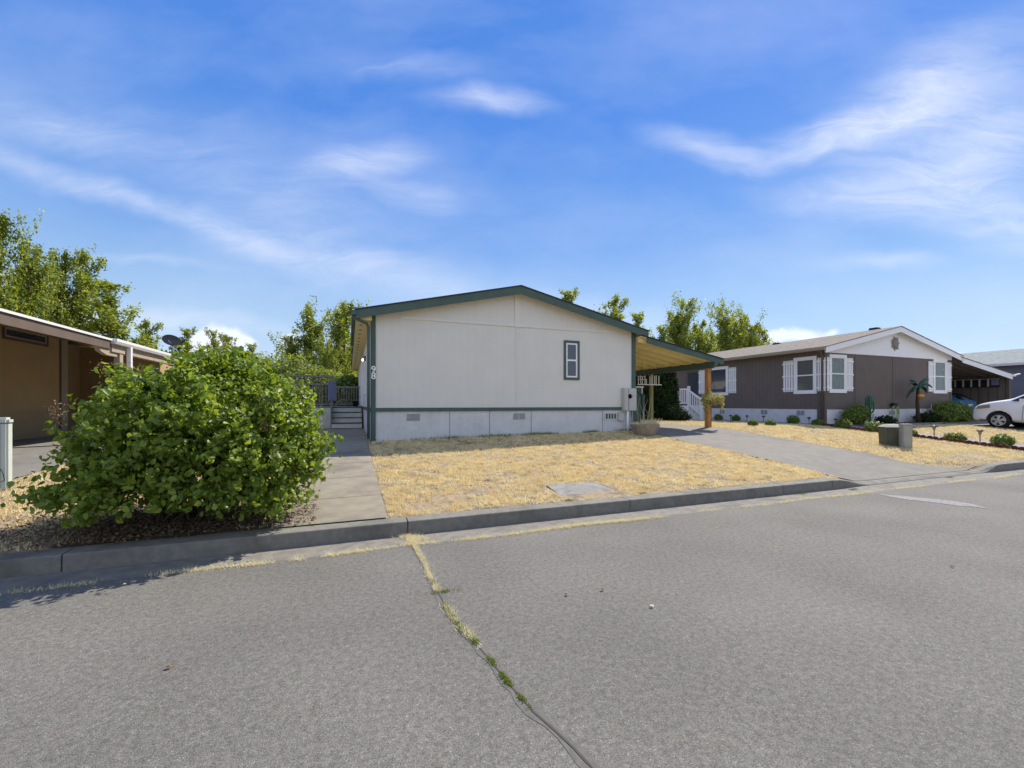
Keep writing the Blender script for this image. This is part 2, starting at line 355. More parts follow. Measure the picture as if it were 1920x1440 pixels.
M['weed'] = mat('straw_weed', (.66, .56, .33), .9, island=(.88, .81, .56), trans=(.4, (1, 1, .9)))
M['weed_green'] = mat('green_weed', (.12, .17, .03), .7, island=(.25, .30, .06), trans=(.3, (1.2, 1.2, .8)))
M['litter'] = mat('leaf_litter', (.08, .052, .03), .9, island=(.22, .15, .085))
M['ped_green'] = mat('pedestal_green', (.50, .54, .49), .5, (.44, .48, .43), 3)
M['box_green'] = mat('transformer_green', (.105, .105, .07), .55, (.085, .085, .057), 4)
M['yellow'] = mat('yellow_sticker', (.65, .45, .04), .6)
M['ped_grey'] = mat('pedestal_grey', (.37, .36, .30), .6, (.31, .30, .25), 5)
M['terracotta'] = mat('red_edging', (.135, .040, .022), .9, (.10, .032, .02), 8)
M['stone'] = mat('stone_planter', (.24, .20, .155), .9, (.32, .28, .22), 7, 7, bump=1.5)
M['coir'] = mat('coir', (.20, .12, .06), .95, (.3, .2, .11), 30, bump=2)
M['wicker'] = mat('ornament_clay', (.27, .23, .195), .9)
M['cactus'] = mat('painted_cactus', (.03, .13, .065), .5, groove=('xy', .045, .3), gdark=.55)
M['palm'] = mat('palm_metal', (.018, .075, .035), .5, (.03, .10, .05), 6)
M['orange'] = mat('orange_fruit', (.70, .30, .03), .5)
M['hose'] = mat('green_hose', (.32, .42, .22), .5)
M['van_white'] = mat('van_paint', (.86, .86, .86), .25, coat=.6, spec=.5)
M['car_blue'] = mat('car_paint', (.08, .22, .42), .25, coat=.6, spec=.5)
M['car_glass'] = mat('car_glass', (.015, .018, .022), .04, spec=.8)
M['tyre'] = mat('tyre', (.018, .018, .018), .8)
M['alloy'] = mat('alloy_rim', (.5, .5, .52), .35, metal=.5)
M['amber'] = mat('headlamp', (.30, .25, .18), .3, spec=.5)
M['red'] = mat('tail_lamp', (.35, .02, .02), .2)
M['cloth'] = mat('blue_cloth', (.17, .20, .30), .9)
M['cloth_white'] = mat('quilt_white', (.50, .50, .45), .9)
M['dish'] = mat('dish_grey', (.055, .06, .075), .45)
M['lamp_on'] = bpy.data.materials.new('lamp_on'); M['lamp_on'].use_nodes = True
_p = M['lamp_on'].node_tree.nodes['Principled BSDF']; _p.inputs['Emission Color'].default_value = (1, .85, .6, 1); _p.inputs['Emission Strength'].default_value = 3
# ------------------------------------------------------------------ ground, road, paving
def sheet(name, x0, x1, y0, y1, mt, off, step=.2, xs=None, ys=None, fn=None):
    xs = np.arange(x0, x1+1e-6, (x1-x0)/max(1, round((x1-x0)/step))) if xs is None else xs
    ys = np.arange(y0, y1+1e-6, (y1-y0)/max(1, round((y1-y0)/step))) if ys is None else ys
    X, Y = np.meshgrid(xs, ys); Z = (fn or G)(X, Y)+off
    v = np.stack([X.ravel(), Y.ravel(), Z.ravel()], 1); nx = len(xs); ny = len(ys)
    i = np.arange((nx-1)*(ny-1)); a = (i//(nx-1))*nx+i % (nx-1)
    f = np.stack([a, a+1, a+nx+1, a+nx], 1)
    return tag(npmesh(name, v, f, mt, smooth=True), kind='structure')
xs = np.concatenate([[-900, -300, -120, -60, -40, -25, -18], np.arange(-14, 40.01, .25), [45, 55, 80, 150, 400, 900]])
ys = np.concatenate([[-400, -100, -40, -20, -12, -7, -3, 0, 3, 4.4, 4.7], [4.95, 5.12, 5.13, 5.18, 5.19], np.arange(5.25, 13.01, .15), np.arange(14, 30, 2), [32, 40, 50, 70, 120, 300, 1200]])
sheet('ground', 0, 0, 0, 0, M['ground'], -.004, xs=xs, ys=ys)
def flat(x, y): return x*0
sheet('road', -80, 110, -6.6, 4.6, M['asphalt'], 0, step=2, fn=flat)
sheet('gutter', -80, 110, 4.57, 5.06, M['gutter'], .006, step=.25, xs=np.array([-80, 110.]), fn=lambda x, y: -.010+.0*x)
# kerb: concrete segments with joints, dropping at the driveways
def kerb_h(x):
    d = max(float(sstep(8.0, 9.15, np.array(x))*(1-sstep(12.75, 13.6, np.array(x)))),
            float(sstep(23.9, 24.9, np.array(x))*(1-sstep(33.9, 34.9, np.array(x)))),
            float(sstep(-11, -9.9, np.array(x))*(1-sstep(-5.2, -4.3, np.array(x)))))
    return .152*(1-d)+.032*d
kb = MB(); joints = [-80, -30, -12, -8.4, -5.3, -2.4, .63, 3.68, 6.73, 7.95, 9.2, 12.7, 15.8, 18.9, 22, 25, 28, 31, 34, 40, 60, 110]
for a, b in zip(joints[:-1], joints[1:]):
    a += .006; b -= .006; k = max(2, min(60, int((b-a)/.18))); ps = []
    for i in range(k+1):
        x = a+(b-a)*i/k; h = kerb_h(x); d = min(1, max(0, (.152-h)/.12)); d = d*d; r = .012; mxx = lambda p, q: p*(1-d)+q*d
        ps.append([(x, 4.995, -.05), (x, 5.0, mxx(h-r, .003)), (x, mxx(5.004, 5.05), mxx(h-r*.35, .02)), (x, mxx(5.005+r, 5.10), h), (x, 5.215, h), (x, 5.215, -.05)])
    vs = [p for q in ps for p in q]; fs = [(i*6+j, i*6+(j+1) % 6, (i+1)*6+(j+1) % 6, (i+1)*6+j) for i in range(k) for j in range(6)]
    fs += [tuple(range(6)), tuple(range(k*6+5, k*6-1, -1))]; kb.add(vs, fs)
tag(kb.build('kerb', M['curb']), kind='structure')
kb = MB().box(-80, -6.75, -.05, 110, -6.6, .15); tag(kb.build('far_kerb', M['curb']), kind='structure')
sheet('far_verge', -80, 110, -40, -6.74, M['ground'], .13, step=8, fn=flat)
# walkway beside the house with scored joints
sheet('path', -.76, .42, 5.2, 18.2, M['path'], .014, step=.15)
jb = MB()
for y in [6.2, 7.4, 8.6, 9.8, 11.0, 12.2, 13.4, 14.6, 15.8, 17]:
    z0, z1 = float(G(-.76, y))+.018, float(G(.42, y))+.018
    jb.add([(-.755, y, z0), (.415, y+.01, z1), (.415, y+.018, z1+.001), (-.755, y+.008, z0+.001)], [(0, 1, 2, 3)])
tag(jb.build('path_joints', M['joint']), kind='structure')
sheet('driveway', 8.52, 11.85, 5.205, 30, M['drive'], .013, step=.2)
ap = MB(); n_ = 14
for i in range(n_):
    for j in range(4):
        def P_(i, j):
            x = 11.85+1.35*i/n_; ym = 5.21+.69*(1-i/n_)**1.3; y = 5.205+(ym-5.205)*j/4; return (x, y, float(G(x, y))+.012)
        ap.add([P_(i, j), P_(i+1, j), P_(i+1, j+1), P_(i, j+1)], [(0, 1, 2, 3)])
tag(ap.build('driveway_apron', M['drive']), kind='structure')
sheet('left_driveway', -8.55, -4.75, 5.205, 26, M['drive'], .013, step=.3)
sheet('right_driveway', 25.1, 34.2, 5.205, 22, M['drive'], .013, step=.3)
sheet('garden_bed', 17.15, 18.65, 9.6, 24, M['gravel'], .012, step=.3)
sheet('garden_path', 17.15, 18.9, 5.2, 9.6, M['gravel'], .012, step=.3)
sheet('front_bed', 18.65, 25.1, 10.75, 12.2, M['dirt'], .012, step=.3)
sl_ = MB()
zc = lambda x, y: float(G(x, y))
sl_.add([(2.86, 5.17, zc(2.86, 5.17)+.022), (3.84, 5.17, zc(3.84, 5.17)+.022), (3.72, 6.03, zc(3.7, 6.03)+.018), (2.88, 6.03, zc(2.8, 6.03)+.018),
         (2.86, 5.17, .0), (3.84, 5.17, .0), (3.72, 6.03, .0), (2.88, 6.03, .0)], [(0,1,2,3),(0,1,5,4),(1,2,6,5),(2,3,7,6),(3,0,4,7)])
tag(sl_.build('utility_slab', M['slab'], loc=(3.3, 5.6, .2)), 'pale weathered concrete slab set in the dry lawn against the kerb', 'concrete slab')
# crack across the road with sealed strip
cp = [PG(u, v) for u, v in [(772, 1012), (780, 1028), (795, 1055), (806, 1080), (822, 1112), (842, 1148), (862, 1176), (884, 1196), (905, 1222), (930, 1252), (952, 1280), (972, 1303), (1000, 1335), (1040, 1370), (1076, 1404), (1110, 1440), (1140, 1475)]]
def strip(pts, w, z, seed, side=0, sub=6, taper=False):
    q = random.Random(seed); P = []
    for a, b in zip(pts[:-1], pts[1:]):
        for i in range(sub): P.append(a.lerp(b, i/sub))
    vs = []
    rs_ = [q.random() for _ in range(len(P)//4+3)]
    for i, p in enumerate(P):
        d = (P[min(i+1, len(P)-1)]-P[max(i-1, 0)]).normalized(); n_ = Vector((-d.y, d.x, 0)); k_ = i/4; a_ = rs_[int(k_)]*(1-k_ % 1)+rs_[int(k_)+1]*(k_ % 1); ww = w*(.6+.8*a_)*(min(1, i/6, (len(P)-1-i)/6) if taper else 1)
        c = p+n_*side; vs += [(c.x+n_.x*ww/2, c.y+n_.y*ww/2, z), (c.x-n_.x*ww/2, c.y-n_.y*ww/2, z)]
    return MB().add(vs, [(2*i, 2*i+1, 2*i+3, 2*i+2) for i in range(len(P)-1)])
tag(strip(cp, .065, .002, 1, side=.0).build('crack_sealant', M['seal']), kind='structure')
tag(strip(cp, .009, .0045, 2, sub=12).build('road_crack', M['joint']), kind='structure')
# worn tyre-rubbed streak of paint
pp = [PG(u, v) for u, v in [(1640, 926), (1700, 934), (1760, 940), (1820, 948), (1862, 956)]]
tag(strip(pp, .34, .004, 3, taper=True).build('worn_streak', M['paint']), kind='structure')
# ------------------------------------------------------------------ grass
def vnoise(x, y, s, seed=0):
    x = x*s+seed*17.3; y = y*s+seed*9.1; xi = np.floor(x).astype(int); yi = np.floor(y).astype(int); xf = x-xi; yf = y-yi
    h = lambda a, b: np.modf(np.abs(np.sin(a*127.1+b*311.7+seed)*43758.5453))[0]
    u = xf*xf*(3-2*xf); v = yf*yf*(3-2*yf)
    return (h(xi, yi)*(1-u)+h(xi+1, yi)*u)*(1-v)+(h(xi, yi+1)*(1-u)+h(xi+1, yi+1)*u)*v
def blades(pts, hmin, hmax, w, mt, name, lab=None, lean=.7, seed=0, zoff=0):
    r = np.random.RandomState(seed); n = len(pts)
    h = r.uniform(hmin, hmax, n); a = r.uniform(0, 2*np.pi, n); b = r.uniform(0, 2*np.pi, n); ln = r.uniform(0, lean, n)*h
    z = G(pts[:, 0], pts[:, 1]) if zoff is None or np.isscalar(zoff) else zoff
    z = np.where(pts[:, 1] < 5.0, 0, z)
    base = np.stack([pts[:, 0], pts[:, 1], z], 1); ww = w*r.uniform(.6, 1.3, n)
    d = np.stack([np.cos(a)*ww/2, np.sin(a)*ww/2, 0*a], 1); tip = base+np.stack([np.cos(b)*ln, np.sin(b)*ln, h], 1)
    v = np.concatenate([base-d, base+d, tip], 1).reshape(-1, 3); f = np.arange(3*n).reshape(-1, 3)
    return tag(npmesh(name, v, f, mt), lab, 'grass' if lab else None, kind='stuff')
def scatter(x0, x1, y0, y1, dens, seed, holes=()):
    r = np.random.RandomState(seed); n = int((x1-x0)*(y1-y0)*dens); p = np.stack([r.uniform(x0, x1, n), r.uniform(y0, y1, n)], 1)
    k = (vnoise(p[:, 0], p[:, 1], 1.7, 3)*.28+vnoise(p[:, 0], p[:, 1], 7, 5)*.34+vnoise(p[:, 0], p[:, 1], 19, 9)*.38) > r.uniform(.34, .66, n)
    for (cx, cy, rx, ry) in holes:
        e = ((p[:, 0]-cx)/rx)**2+((p[:, 1]-cy)/ry)**2; k &= e > r.uniform(.5, 1.6, n)
    return p[k]
g1 = scatter(.44, 8.5, 5.23, 11.35, 6000, 1, [(.95, 5.55, .32, .16), (1.35, 5.8, .38, .17), (1.75, 6.05, .35, .13), (2.2, 6.35, .14, .08), (2.2, 6.9, .2, .12), (5.5, 8.6, .2, .1), (6.5, 8.2, .2, .1), (7.0, 7.2, .2, .12), (4.4, 7.6, .16, .1), (3.3, 8.3, .18, .1), (6.0, 6.4, .15, .08)])
g1 = g1[~((g1[:, 0] > 2.83) & (g1[:, 0] < 3.82) & (g1[:, 1] < 6.05))]
g1 = np.concatenate([g1, scatter(.42, 8.5, 5.21, 5.29, 3000, 11), scatter(8.4, 8.56, 5.3, 11, 3500, 12)])
blades(g1, .018, .044, .010, M['grass'], 'dry_lawn', 'straw coloured dry grass in front of the white house', seed=1)
r = np.random.RandomState(31); tc_ = np.stack([r.uniform(.5, 8.4, 260), 5.3+6*r.uniform(0, 1, 260)**1.2], 1); tc_ = tc_[~((tc_[:, 0] > 2.7) & (tc_[:, 0] < 3.95) & (tc_[:, 1] < 6.15))]
tp_ = (tc_[:, None, :]+r.normal(0, .022, (len(tc_), 26, 2))).reshape(-1, 2)
blades(tp_, .045, .085, .008, M['grass'], 'grass_tufts', 'taller straw tufts scattered over the front lawn', lean=1.0, seed=10)
g2 = scatter(-4.72, -.80, 5.24, 11.5, 2600, 2, [(-1.85, 5.75, 1.15, .75)])
g2 = np.concatenate([g2, scatter(-14, -8.6, 5.2, 11, 900, 22)])
blades(g2, .025, .06, .013, M['grass'], 'dry_lawn', 'straw coloured dry grass left of the concrete walkway', seed=2)
g3 = scatter(11.87, 17.1, 5.24, 13.5, 2200, 3, [(14.4, 5.8, .8, .3)]); g3 = g3[~((g3[:, 0] < 13.2) & (g3[:, 1] < 5.15+.78*(1-np.clip((g3[:, 0]-11.85)/1.35, 0, 1))**1.3))]
g3 = np.concatenate([g3, scatter(11.87, 17.1, 13.5, 24, 500, 33)])
blades(g3, .025, .06, .016, M['grass'], 'dry_lawn', 'straw coloured dry grass between the driveway and the garden edging', seed=3)
g4 = scatter(18.95, 25.15, 5.24, 10.75, 1300, 4)
blades(g4, .025, .06, .018, M['grass'], 'dry_lawn', 'straw coloured dry grass in front of the brown house', seed=4)
# weeds along the gutter joint and in the crack
r = np.random.RandomState(5)
wx = r.uniform(-2.6, 13.2, 44000); wy = 4.585+.022*np.sin(wx*3)+r.normal(0, .020, len(wx)); k = (vnoise(wx, wx*0, 1.3, 2)*.6+vnoise(wx, wx*0, 7, 4)*.4 > r.uniform(.28, .80, len(wx))) & ((wx < 7.5) | (r.uniform(0, 1, len(wx)) < .3))
wp = np.stack([wx[k], wy[k]], 1)
n2 = 1300; wp2 = np.stack([.66+r.normal(0, .06, n2)+0, r.uniform(4.58, 5.0, n2)], 1); wp2[:, 0] += .04*np.sin(wp2[:, 1]*20)
cpa = np.array([[p.x, p.y] for p in cp]); t = r.uniform(0, 1, 2600)**1.5*8.5; i0 = t.astype(int); fr0 = (t-i0)[:, None]
wp3 = cpa[i0]*(1-fr0)+cpa[i0+1]*fr0+r.normal(0, .014, (len(t), 2)); kk = (vnoise(t*3, t*0, 1.0, 8) > .38) | (t < 3); kg = vnoise(t*2, t*0+3, 1.0, 4) > .6
blades(np.concatenate([wp, wp2, wp3[kk & ((t < 3.0) | ~kg)]]), .010, .042, .0055, M['weed'], 'dry_weeds', 'dry straw weeds along the gutter joint and road crack', lean=1.6, seed=6)
t2 = r.uniform(2.5, 11.8, 4200); i0 = t2.astype(int); fr0 = (t2-i0)[:, None]
wp4 = cpa[i0]*(1-fr0)+cpa[i0+1]*fr0+r.normal(0, .008, (len(t2), 2)); kk = vnoise(t2*3.3, t2*0, 1.0, 12) > r.uniform(.42, .7, len(t2))
ex = []
for (u, v) in [(1158, 892), (1068, 938), (1205, 925), (1450, 930), (830, 1110), (1500, 926), (1780, 895), (1600, 918)]:
    p = PG(u, v); ex.append(np.array([p.x, p.y])+r.normal(0, .04, (160, 2))*[1.4, .5])
blades(np.concatenate([wp4[kk]]+ex), .008, .022, .007, M['weed_green'], 'green_weeds', 'small green weeds growing in the road crack and by the kerb', lean=1.4, seed=7)
wx = r.uniform(.5, 8.5, 5000); k = vnoise(wx, wx*0, 2.1, 5) > r.uniform(.3, .9, 5000)
blades(np.stack([wx[k], 11.33-np.abs(r.normal(0, .05, k.sum()))], 1), .03, .12, .012, M['weed_green'], 'wall_weeds', 'sparse weeds along the foot of the white skirting', lean=.6, seed=8)
# litter under the bush
n = 9000; lp = np.stack([r.normal(-1.9, .8, n), r.normal(5.75, .45, n)], 1); lp = lp[(lp[:, 1] > 5.10) & (lp[:, 0] < -.35)]
n = len(lp); a = r.uniform(0, 6.28, n); s_ = r.uniform(.007, .022, n); b0 = np.stack([lp[:, 0], lp[:, 1], G(lp[:, 0], lp[:, 1])+.03+r.uniform(0, .02, n)], 1)
d1 = np.stack([np.cos(a)*s_, np.sin(a)*s_, r.uniform(-.01, .01, n)], 1); d2 = np.stack([-np.sin(a)*s_*.6, np.cos(a)*s_*.6, r.uniform(-.01, .01, n)], 1)
v = np.stack([b0-d1, b0-d2, b0+d1, b0+d2], 1).reshape(-1, 3)
tag(npmesh('leaf_litter', v, np.arange(4*n).reshape(-1, 4), M['litter']), 'brown fallen leaves and twigs on the soil beneath the big bush', 'leaf litter', kind='stuff')
sheet('mulch_soil', -2.6, -.78, 5.22, 6.2, M['dirt'], .012, step=.2)
for i, (u, v, wd) in enumerate([(1222, 1139, 0), (317, 1254, 1), (1785, 1064, 1), (1062, 1117, 1), (1130, 1108, 1), (233, 1098, 0)]):
    p = PG(u, v); q = MB(); rr = random.Random(i); s = .018
    pts = [(math.cos(t_)*s*rr.uniform(.6, 1.1), math.sin(t_)*s*rr.uniform(.6, 1.1)) for t_ in [k_*.9 for k_ in range(7)]]
    q.add([(p.x+a_, p.y+b_, .008+.01*rr.random()) for a_, b_ in pts]+[(p.x, p.y, .022)], [(j, (j+1) % 7, 7) for j in range(7)])
    o = q.build('leaf_scrap', M['weed'] if wd == 0 else M['litter'], loc=(p.x, p.y, 0))
    tag(o, ['tiny pale scrap on the asphalt right of the crack', 'dark fallen leaf alone on the asphalt in the lower left', 'dark fallen leaf on the asphalt at the far right', 'small dark leaf on the asphalt right of the crack, nearer one', 'small dark leaf on the asphalt just beyond another, right of crack', 'tiny pale scrap in the shade left on the road'][i], 'leaf')
# ------------------------------------------------------------------ foliage
def leaves(c, nrm, size, seed, shape='leaf', up=.4):
    """one folded leaf per centre, loosely facing nrm"""
    r = np.random.RandomState(seed); n = len(c)
    nn = nrm+r.normal(0, .55, (n, 3)); nn[:, 2] += up; nn /= np.linalg.norm(nn, axis=1)[:, None]+1e-9
    a = r.normal(0, 1, (n, 3)); a[:, 2] -= .7; a -= nn*(a*nn).sum(1)[:, None]; a /= np.linalg.norm(a, axis=1)[:, None]+1e-9
    b = np.cross(nn, a); s = (size*r.uniform(.5, 1.4, n))[:, None]
    if shape == 'leaf':
        P = [(-.5, 0, 0), (-.22, .36, .10), (.18, .30, .08), (.60, 0, -.10), (.18, -.30, .08), (-.22, -.36, .10)]
        v = np.stack([c+a*s*p[0]+b*s*p[1]+nn*s*p[2] for p in P], 1).reshape(-1, 3); i = np.arange(n)[:, None]*6
        f = np.concatenate([i+np.array([[0, 3, 2, 1]]), i+np.array([[0, 5, 4, 3]])], 0)
    else:
        P = [(-.5, 0, 0), (0, .34, .06), (.5, 0, 0), (0, -.34, .06)]
        v = np.stack([c+a*s*p[0]+b*s*p[1]+nn*s*p[2] for p in P], 1).reshape(-1, 3); f = np.arange(4*n).reshape(-1, 4)
    return v, f
def lobe_points(lobes, n, seed, inner=.45, zmin=None):
    r = np.random.RandomState(seed); w = np.array([l[3]*l[4]*l[5] for l in lobes])**.75; w /= w.sum(); idx = r.choice(len(lobes), n, p=w)
    Lb = np.array(lobes)[idx]; d = r.normal(0, 1, (n, 3)); d /= np.linalg.norm(d, axis=1)[:, None]
    rad = r.uniform(inner, 1, n)**.6*(1+.16*np.sin(d[:, 0]*9+idx)*np.sin(d[:, 2]*8+idx*2)+.09*np.sin(d[:, 1]*17+d[:, 0]*13+idx))
    rad *= 1+np.maximum(0, r.normal(0, .06, n))
    p = Lb[:, :3]+d*Lb[:, 3:6]*rad[:, None]
    k = np.ones(n, bool)
    if zmin is not None: k = p[:, 2] > zmin
    return p[k], d[k]
# the big bush
bc = Vector((-1.75, 5.8, float(G(-1.75, 5.8))))
bush = thing('leafy_bush', 'large broad-leaved green bush spreading beside the walkway and kerb', 'bush', bc)
lob = []
for (u, v, Y, rp, ky, kz) in [(335, 822, 6.35, 158, 1.0, .95), (430, 768, 6.6, 122, 1.1, .98), (490, 845, 6.2, 125, .9, 1.05), (390, 850, 5.75, 120, .8, .95), (240, 835, 6.3, 105, 1, .95),
                              (196, 880, 6.0, 54, 1, .8), (302, 760, 6.7, 66, 1.1, .95), (240, 905, 5.8, 85, 1, .7), (520, 760, 6.9, 75, 1, .9), (212, 782, 6.6, 46, 1, .85), (455, 690, 6.7, 42, 1, 1.0), (540, 815, 6.35, 70, 1, 1.1), (560, 850, 6.1, 42, 1, 1), (160, 905, 6.0, 30, 1, .7), (480, 905, 5.9, 80, .8, .8), (268, 735, 6.5, 42, 1, .9), (392, 702, 6.6, 48, 1, .9)]:
    Y -= .56; ky *= 1.12; p = PY(u, v, Y); d = math.hypot(p.x, p.y)*math.cos(math.atan2(p.x, p.y)-YAW); rr = rp*d/FPX*.90
    lob.append((p.x, p.y, p.z, rr, rr*ky, rr*kz))
lob = [(a_, b_, c_, d_*.94, e_, f_) for a_, b_, c_, d_, e_, f_ in lob]+[(bc.x-.85, bc.y-.2, bc.z+.36, .42, .45, .28), (bc.x-.8, bc.y-.45, bc.z+.30, .55, .4, .26)]
TE, TD = lobe_points(lob, 2700, 3, .5, zmin=.30)
r = np.random.RandomState(9)
k = (TE[:, 2] > .95) | (r.uniform(0, 1, len(TE)) < .60) | (TE[:, 0] > -1.3)
cl = vnoise(TE[:, 0]*1.0+TE[:, 1], TE[:, 2], 3.4, 6); k &= cl > r.uniform(-.02, .48, len(TE)); k &= (TE[:, 0] > -.525*TE[:, 1]) & (TE[:, 1] > 4.85) & ~((TE[:, 2] < .55) & (TE[:, 0] < -2.5)); k &= ~((TE[:, 2] < .50) & (TE[:, 0] > -2.4) & (r.uniform(0, 1, len(TE)) < .7))
TE, TD = TE[k], TD[k]; nt_ = len(TE)
TD = TD+r.normal(0, .35, TD.shape)+[0, 0, .30]; TD /= np.linalg.norm(TD, axis=1)[:, None]; TD[:, 2] *= np.where(TE[:, 2] < .9, .3, 1)
ln_ = r.uniform(.20, .42, nt_)*(1+.6*(r.uniform(0, 1, nt_) > .95)); m_ = 27; tt = np.linspace(.0, 1.0, m_)[None, :, None]+r.normal(0, .03, (nt_, m_, 1))
c = TE[:, None, :]+TD[:, None, :]*(tt-.6)*ln_[:, None, None]; c[:, :, 2] -= (tt[:, :, 0]**2)*ln_[:, None]*.22
sd_ = r.normal(0, 1, c.shape); c = c+sd_*.030; LP = c.reshape(-1, 3); LD = (sd_*.7+TD[:, None, :]*.5).reshape(-1, 3)
kk = LP[:, 2] > .30; LP, LD = LP[kk], LD[kk]
v, f = leaves(LP, LD, .055, 4, up=.25)
npmesh('foliage', v, f, M['leaf_bush'], bush)
tw = MB(); q = random.Random(4)
for i in range(46):
    a = q.uniform(0, 6.28); L0 = lob[q.randrange(len(lob))]; e = Vector(L0[:3])+Vector((q.uniform(-1, 1)*L0[3]*.8, q.uniform(-1, 1)*L0[4]*.8, q.uniform(-.2, .8)*L0[5]))
    b = bc+Vector((q.uniform(-.28, .28), q.uniform(-.2, .2), 0)); m_ = b.lerp(e, .5)+Vector((0, 0, .16))
    tw.tube([b, b.lerp(m_, .5)+Vector((0, 0, .06)), m_, e], [.016, .012, .009, .004], 5)
tw.build('stem', M['bark_brown'], bush)
hp = []
for (u, v, Y) in [(105, 765, 6.5), (190, 690, 6.6), (215, 705, 6.5), (560, 740, 6.6), (495, 800, 5.7), (430, 650, 6.7), (320, 770, 5.6), (255, 775, 5.8), (270, 690, 6.5), (520, 850, 5.6), (345, 700, 6.2), (110, 780, 6.5)]:
    p = PY(u, v, Y-.5); hp.append(np.array(p)+np.random.RandomState(int(u)).normal(0, .045, (70, 3)))
hp = np.concatenate(hp); v, f = leaves(hp, hp*0, .022, 5, 'q'); npmesh('seed_head', v, f, M['leaf_bush2'], bush)
# poplars
def poplar(h, w, seed, nleaf, lsize=.2, mt='leaf_pop', name='poplar_tree', multi=1, gap=.3):
    root = thing(name, 'tree', 'tree'); q = random.Random(seed); r = np.random.RandomState(seed)
    tb = MB(); leaders = [(0, 0, h)]+[(q.uniform(-.5, .5)*w*.55, q.uniform(-.5, .5)*w*.5, h*q.uniform(.72, .93)) for _ in range(multi)]
    cen = []; dirs = []
    for li, (lx, ly, lh) in enumerate(leaders):
        tb.tube([(0, 0, 0), (lx*.3, ly*.3, lh*.25), (lx*.8, ly*.8, lh*.6), (lx, ly, lh*.98)], [.03*h*.55, .02*h*.5, .01*h*.4, .01], 6)
        nl = int(46 if li == 0 else 26)
        for i in range(nl):
            t = .12+.86*(i+q.random())/nl; z0 = lh*t; a = q.uniform(0, 6.28)
            bx, by = lx*min(1, t*1.3), ly*min(1, t*1.3)
            prof = min(1, (t-.02)*3.2)*max(.05, 1.04-t)**.72
            ln = w*.56*prof*q.uniform(.5, 1.25)*(1 if li == 0 else .6)+.10
            rise = ln*q.uniform(.9, 1.8)*(1+.5*(t > .5)); e = Vector((bx+math.cos(a)*ln, by+math.sin(a)*ln, min(z0+rise, lh*1.0)))
            s0 = Vector((bx, by, z0)); mdl = s0.lerp(e, .5)-Vector((0, 0, rise*.12))
            tb.tube([s0, mdl, e], [.03*(1.1-t)+.008, .017*(1.1-t)+.005, .004], 4, cap=False)
            k = int(nleaf/(nl*len(leaders))*(.35+ln/(w*.45))*1.0)+8
            # leaf clumps strung along the limb
            nc = max(2, int(ln*2.2)); ct = r.uniform(.2, 1.05, nc); pick = r.randint(0, nc, k); tt = ct[pick][:, None]+r.normal(0, .06, (k, 1))
            p = (1-tt)**2*np.array(s0)+2*tt*(1-tt)*np.array(mdl)+tt**2*np.array(e)
            p = p+r.normal(0, 1, (k, 3))*np.array([.15, .15, .21])*(.6+ln*.25); cen.append(p)
    c = np.concatenate(cen); d = c*[1, 1, 0]/(np.linalg.norm(c[:, :2], axis=1)[:, None]+.2)
    v, f = leaves(c, d*.8, lsize, seed, 'q', up=.25)
    npmesh('crown', v, f, M[mt], root); tb.build('trunk', M['bark'], root, smooth=True)
    return root
protos = [poplar(10, 4.8, 11, 17000, .16, multi=2), poplar(10, 3.8, 12, 13000, .16, multi=1), poplar(10, 6.0, 13, 26000, .16, multi=4), poplar(10, 3.0, 14, 9000, .16, multi=1), poplar(10, 5.0, 15, 14000, .16, 'leaf_pop2', multi=3)]
used = set()
def put_tree(pi, u, vtop, Y, lab, wsc=1.0, name=None, group='poplar trees beyond the houses'):
    p = PY(u, vtop, Y); g = float(G(p.x, p.y)); h = p.z-g
    if pi in used: o = copy_tree(protos[pi])
    else: o = protos[pi]; used.add(pi)
    o.location = (p.x, p.y, g-.05); o.scale = (h/10*wsc, h/10*wsc, h/10); o.rotation_euler.z = rnd.uniform(0, 6.28)
    tag(o, lab, 'tree', group)
T = [(0,-70,380,36,'tall poplar at the far left edge behind the tan house roof',1),(0,-12,405,33,'tall poplar cut by the left picture edge above the tan house',.8),
 (0,62,462,36,'broad poplar second from the left edge above the tan house',.85),(0,112,476,39,'poplar with a full crown behind the middle of the tan roof',.8),(1,152,482,40,'poplar with a pointed tip right of the tall ones above the tan roof',1.0),(0,30,500,40,'lower poplar filling between the two tall ones at the left',.9),
 (1,206,530,37,'narrow poplar at the right end of the tall group on the left',1.35),(1,272,606,44,'small poplar just left of the satellite dish',1.3),(3,350,616,46,'narrow small poplar right behind the satellite dish',1.2),
 (3,400,620,46,'slender young poplar in front of the left cumulus cloud',1),(1,428,630,44,'young poplar right of the left cloud, above the bush',1),(3,470,645,44,'short poplar just showing above the bush top',1.2),
 (0,548,632,40,'shorter poplar left of the two tall ones beside the white house',1.3),(0,583,582,40,'tall loose poplar second from the white house on its left',1.25),(0,646,570,38,'tall poplar right against the left eave of the white house',1.2),(2,615,640,36,'bushy poplar between the two tall ones beside the white house',1.0),(4,690,610,42,'poplar mostly hidden behind the left end of the white house',1),
 (3,1064,545,44,'poplar tip poking above the roof right of the ridge',1.3),(1,1120,590,45,'poplar hardly showing above the white house roof slope',1.2),(1,1150,563,44,'poplar tips above the right roof slope of the white house',1.2),(3,1194,588,45,'poplar tip right above the carport joint',1.3),
 (3,1240,612,44,'small poplar left of the tall dark one above the carport',1.3),(2,1290,563,45,'tallest dense poplar above the green carport roof',.95),(2,1352,576,44,'broad sunlit poplar right of the tallest above the carport',.95),(2,1395,590,44,'poplar above the far end of the brown house roof',.85),(3,1424,612,45,'thin last poplar right of the group over the brown house',1.6),(2,1318,630,42,'low bushy poplar in front of the tall ones above the carport',1.1)]
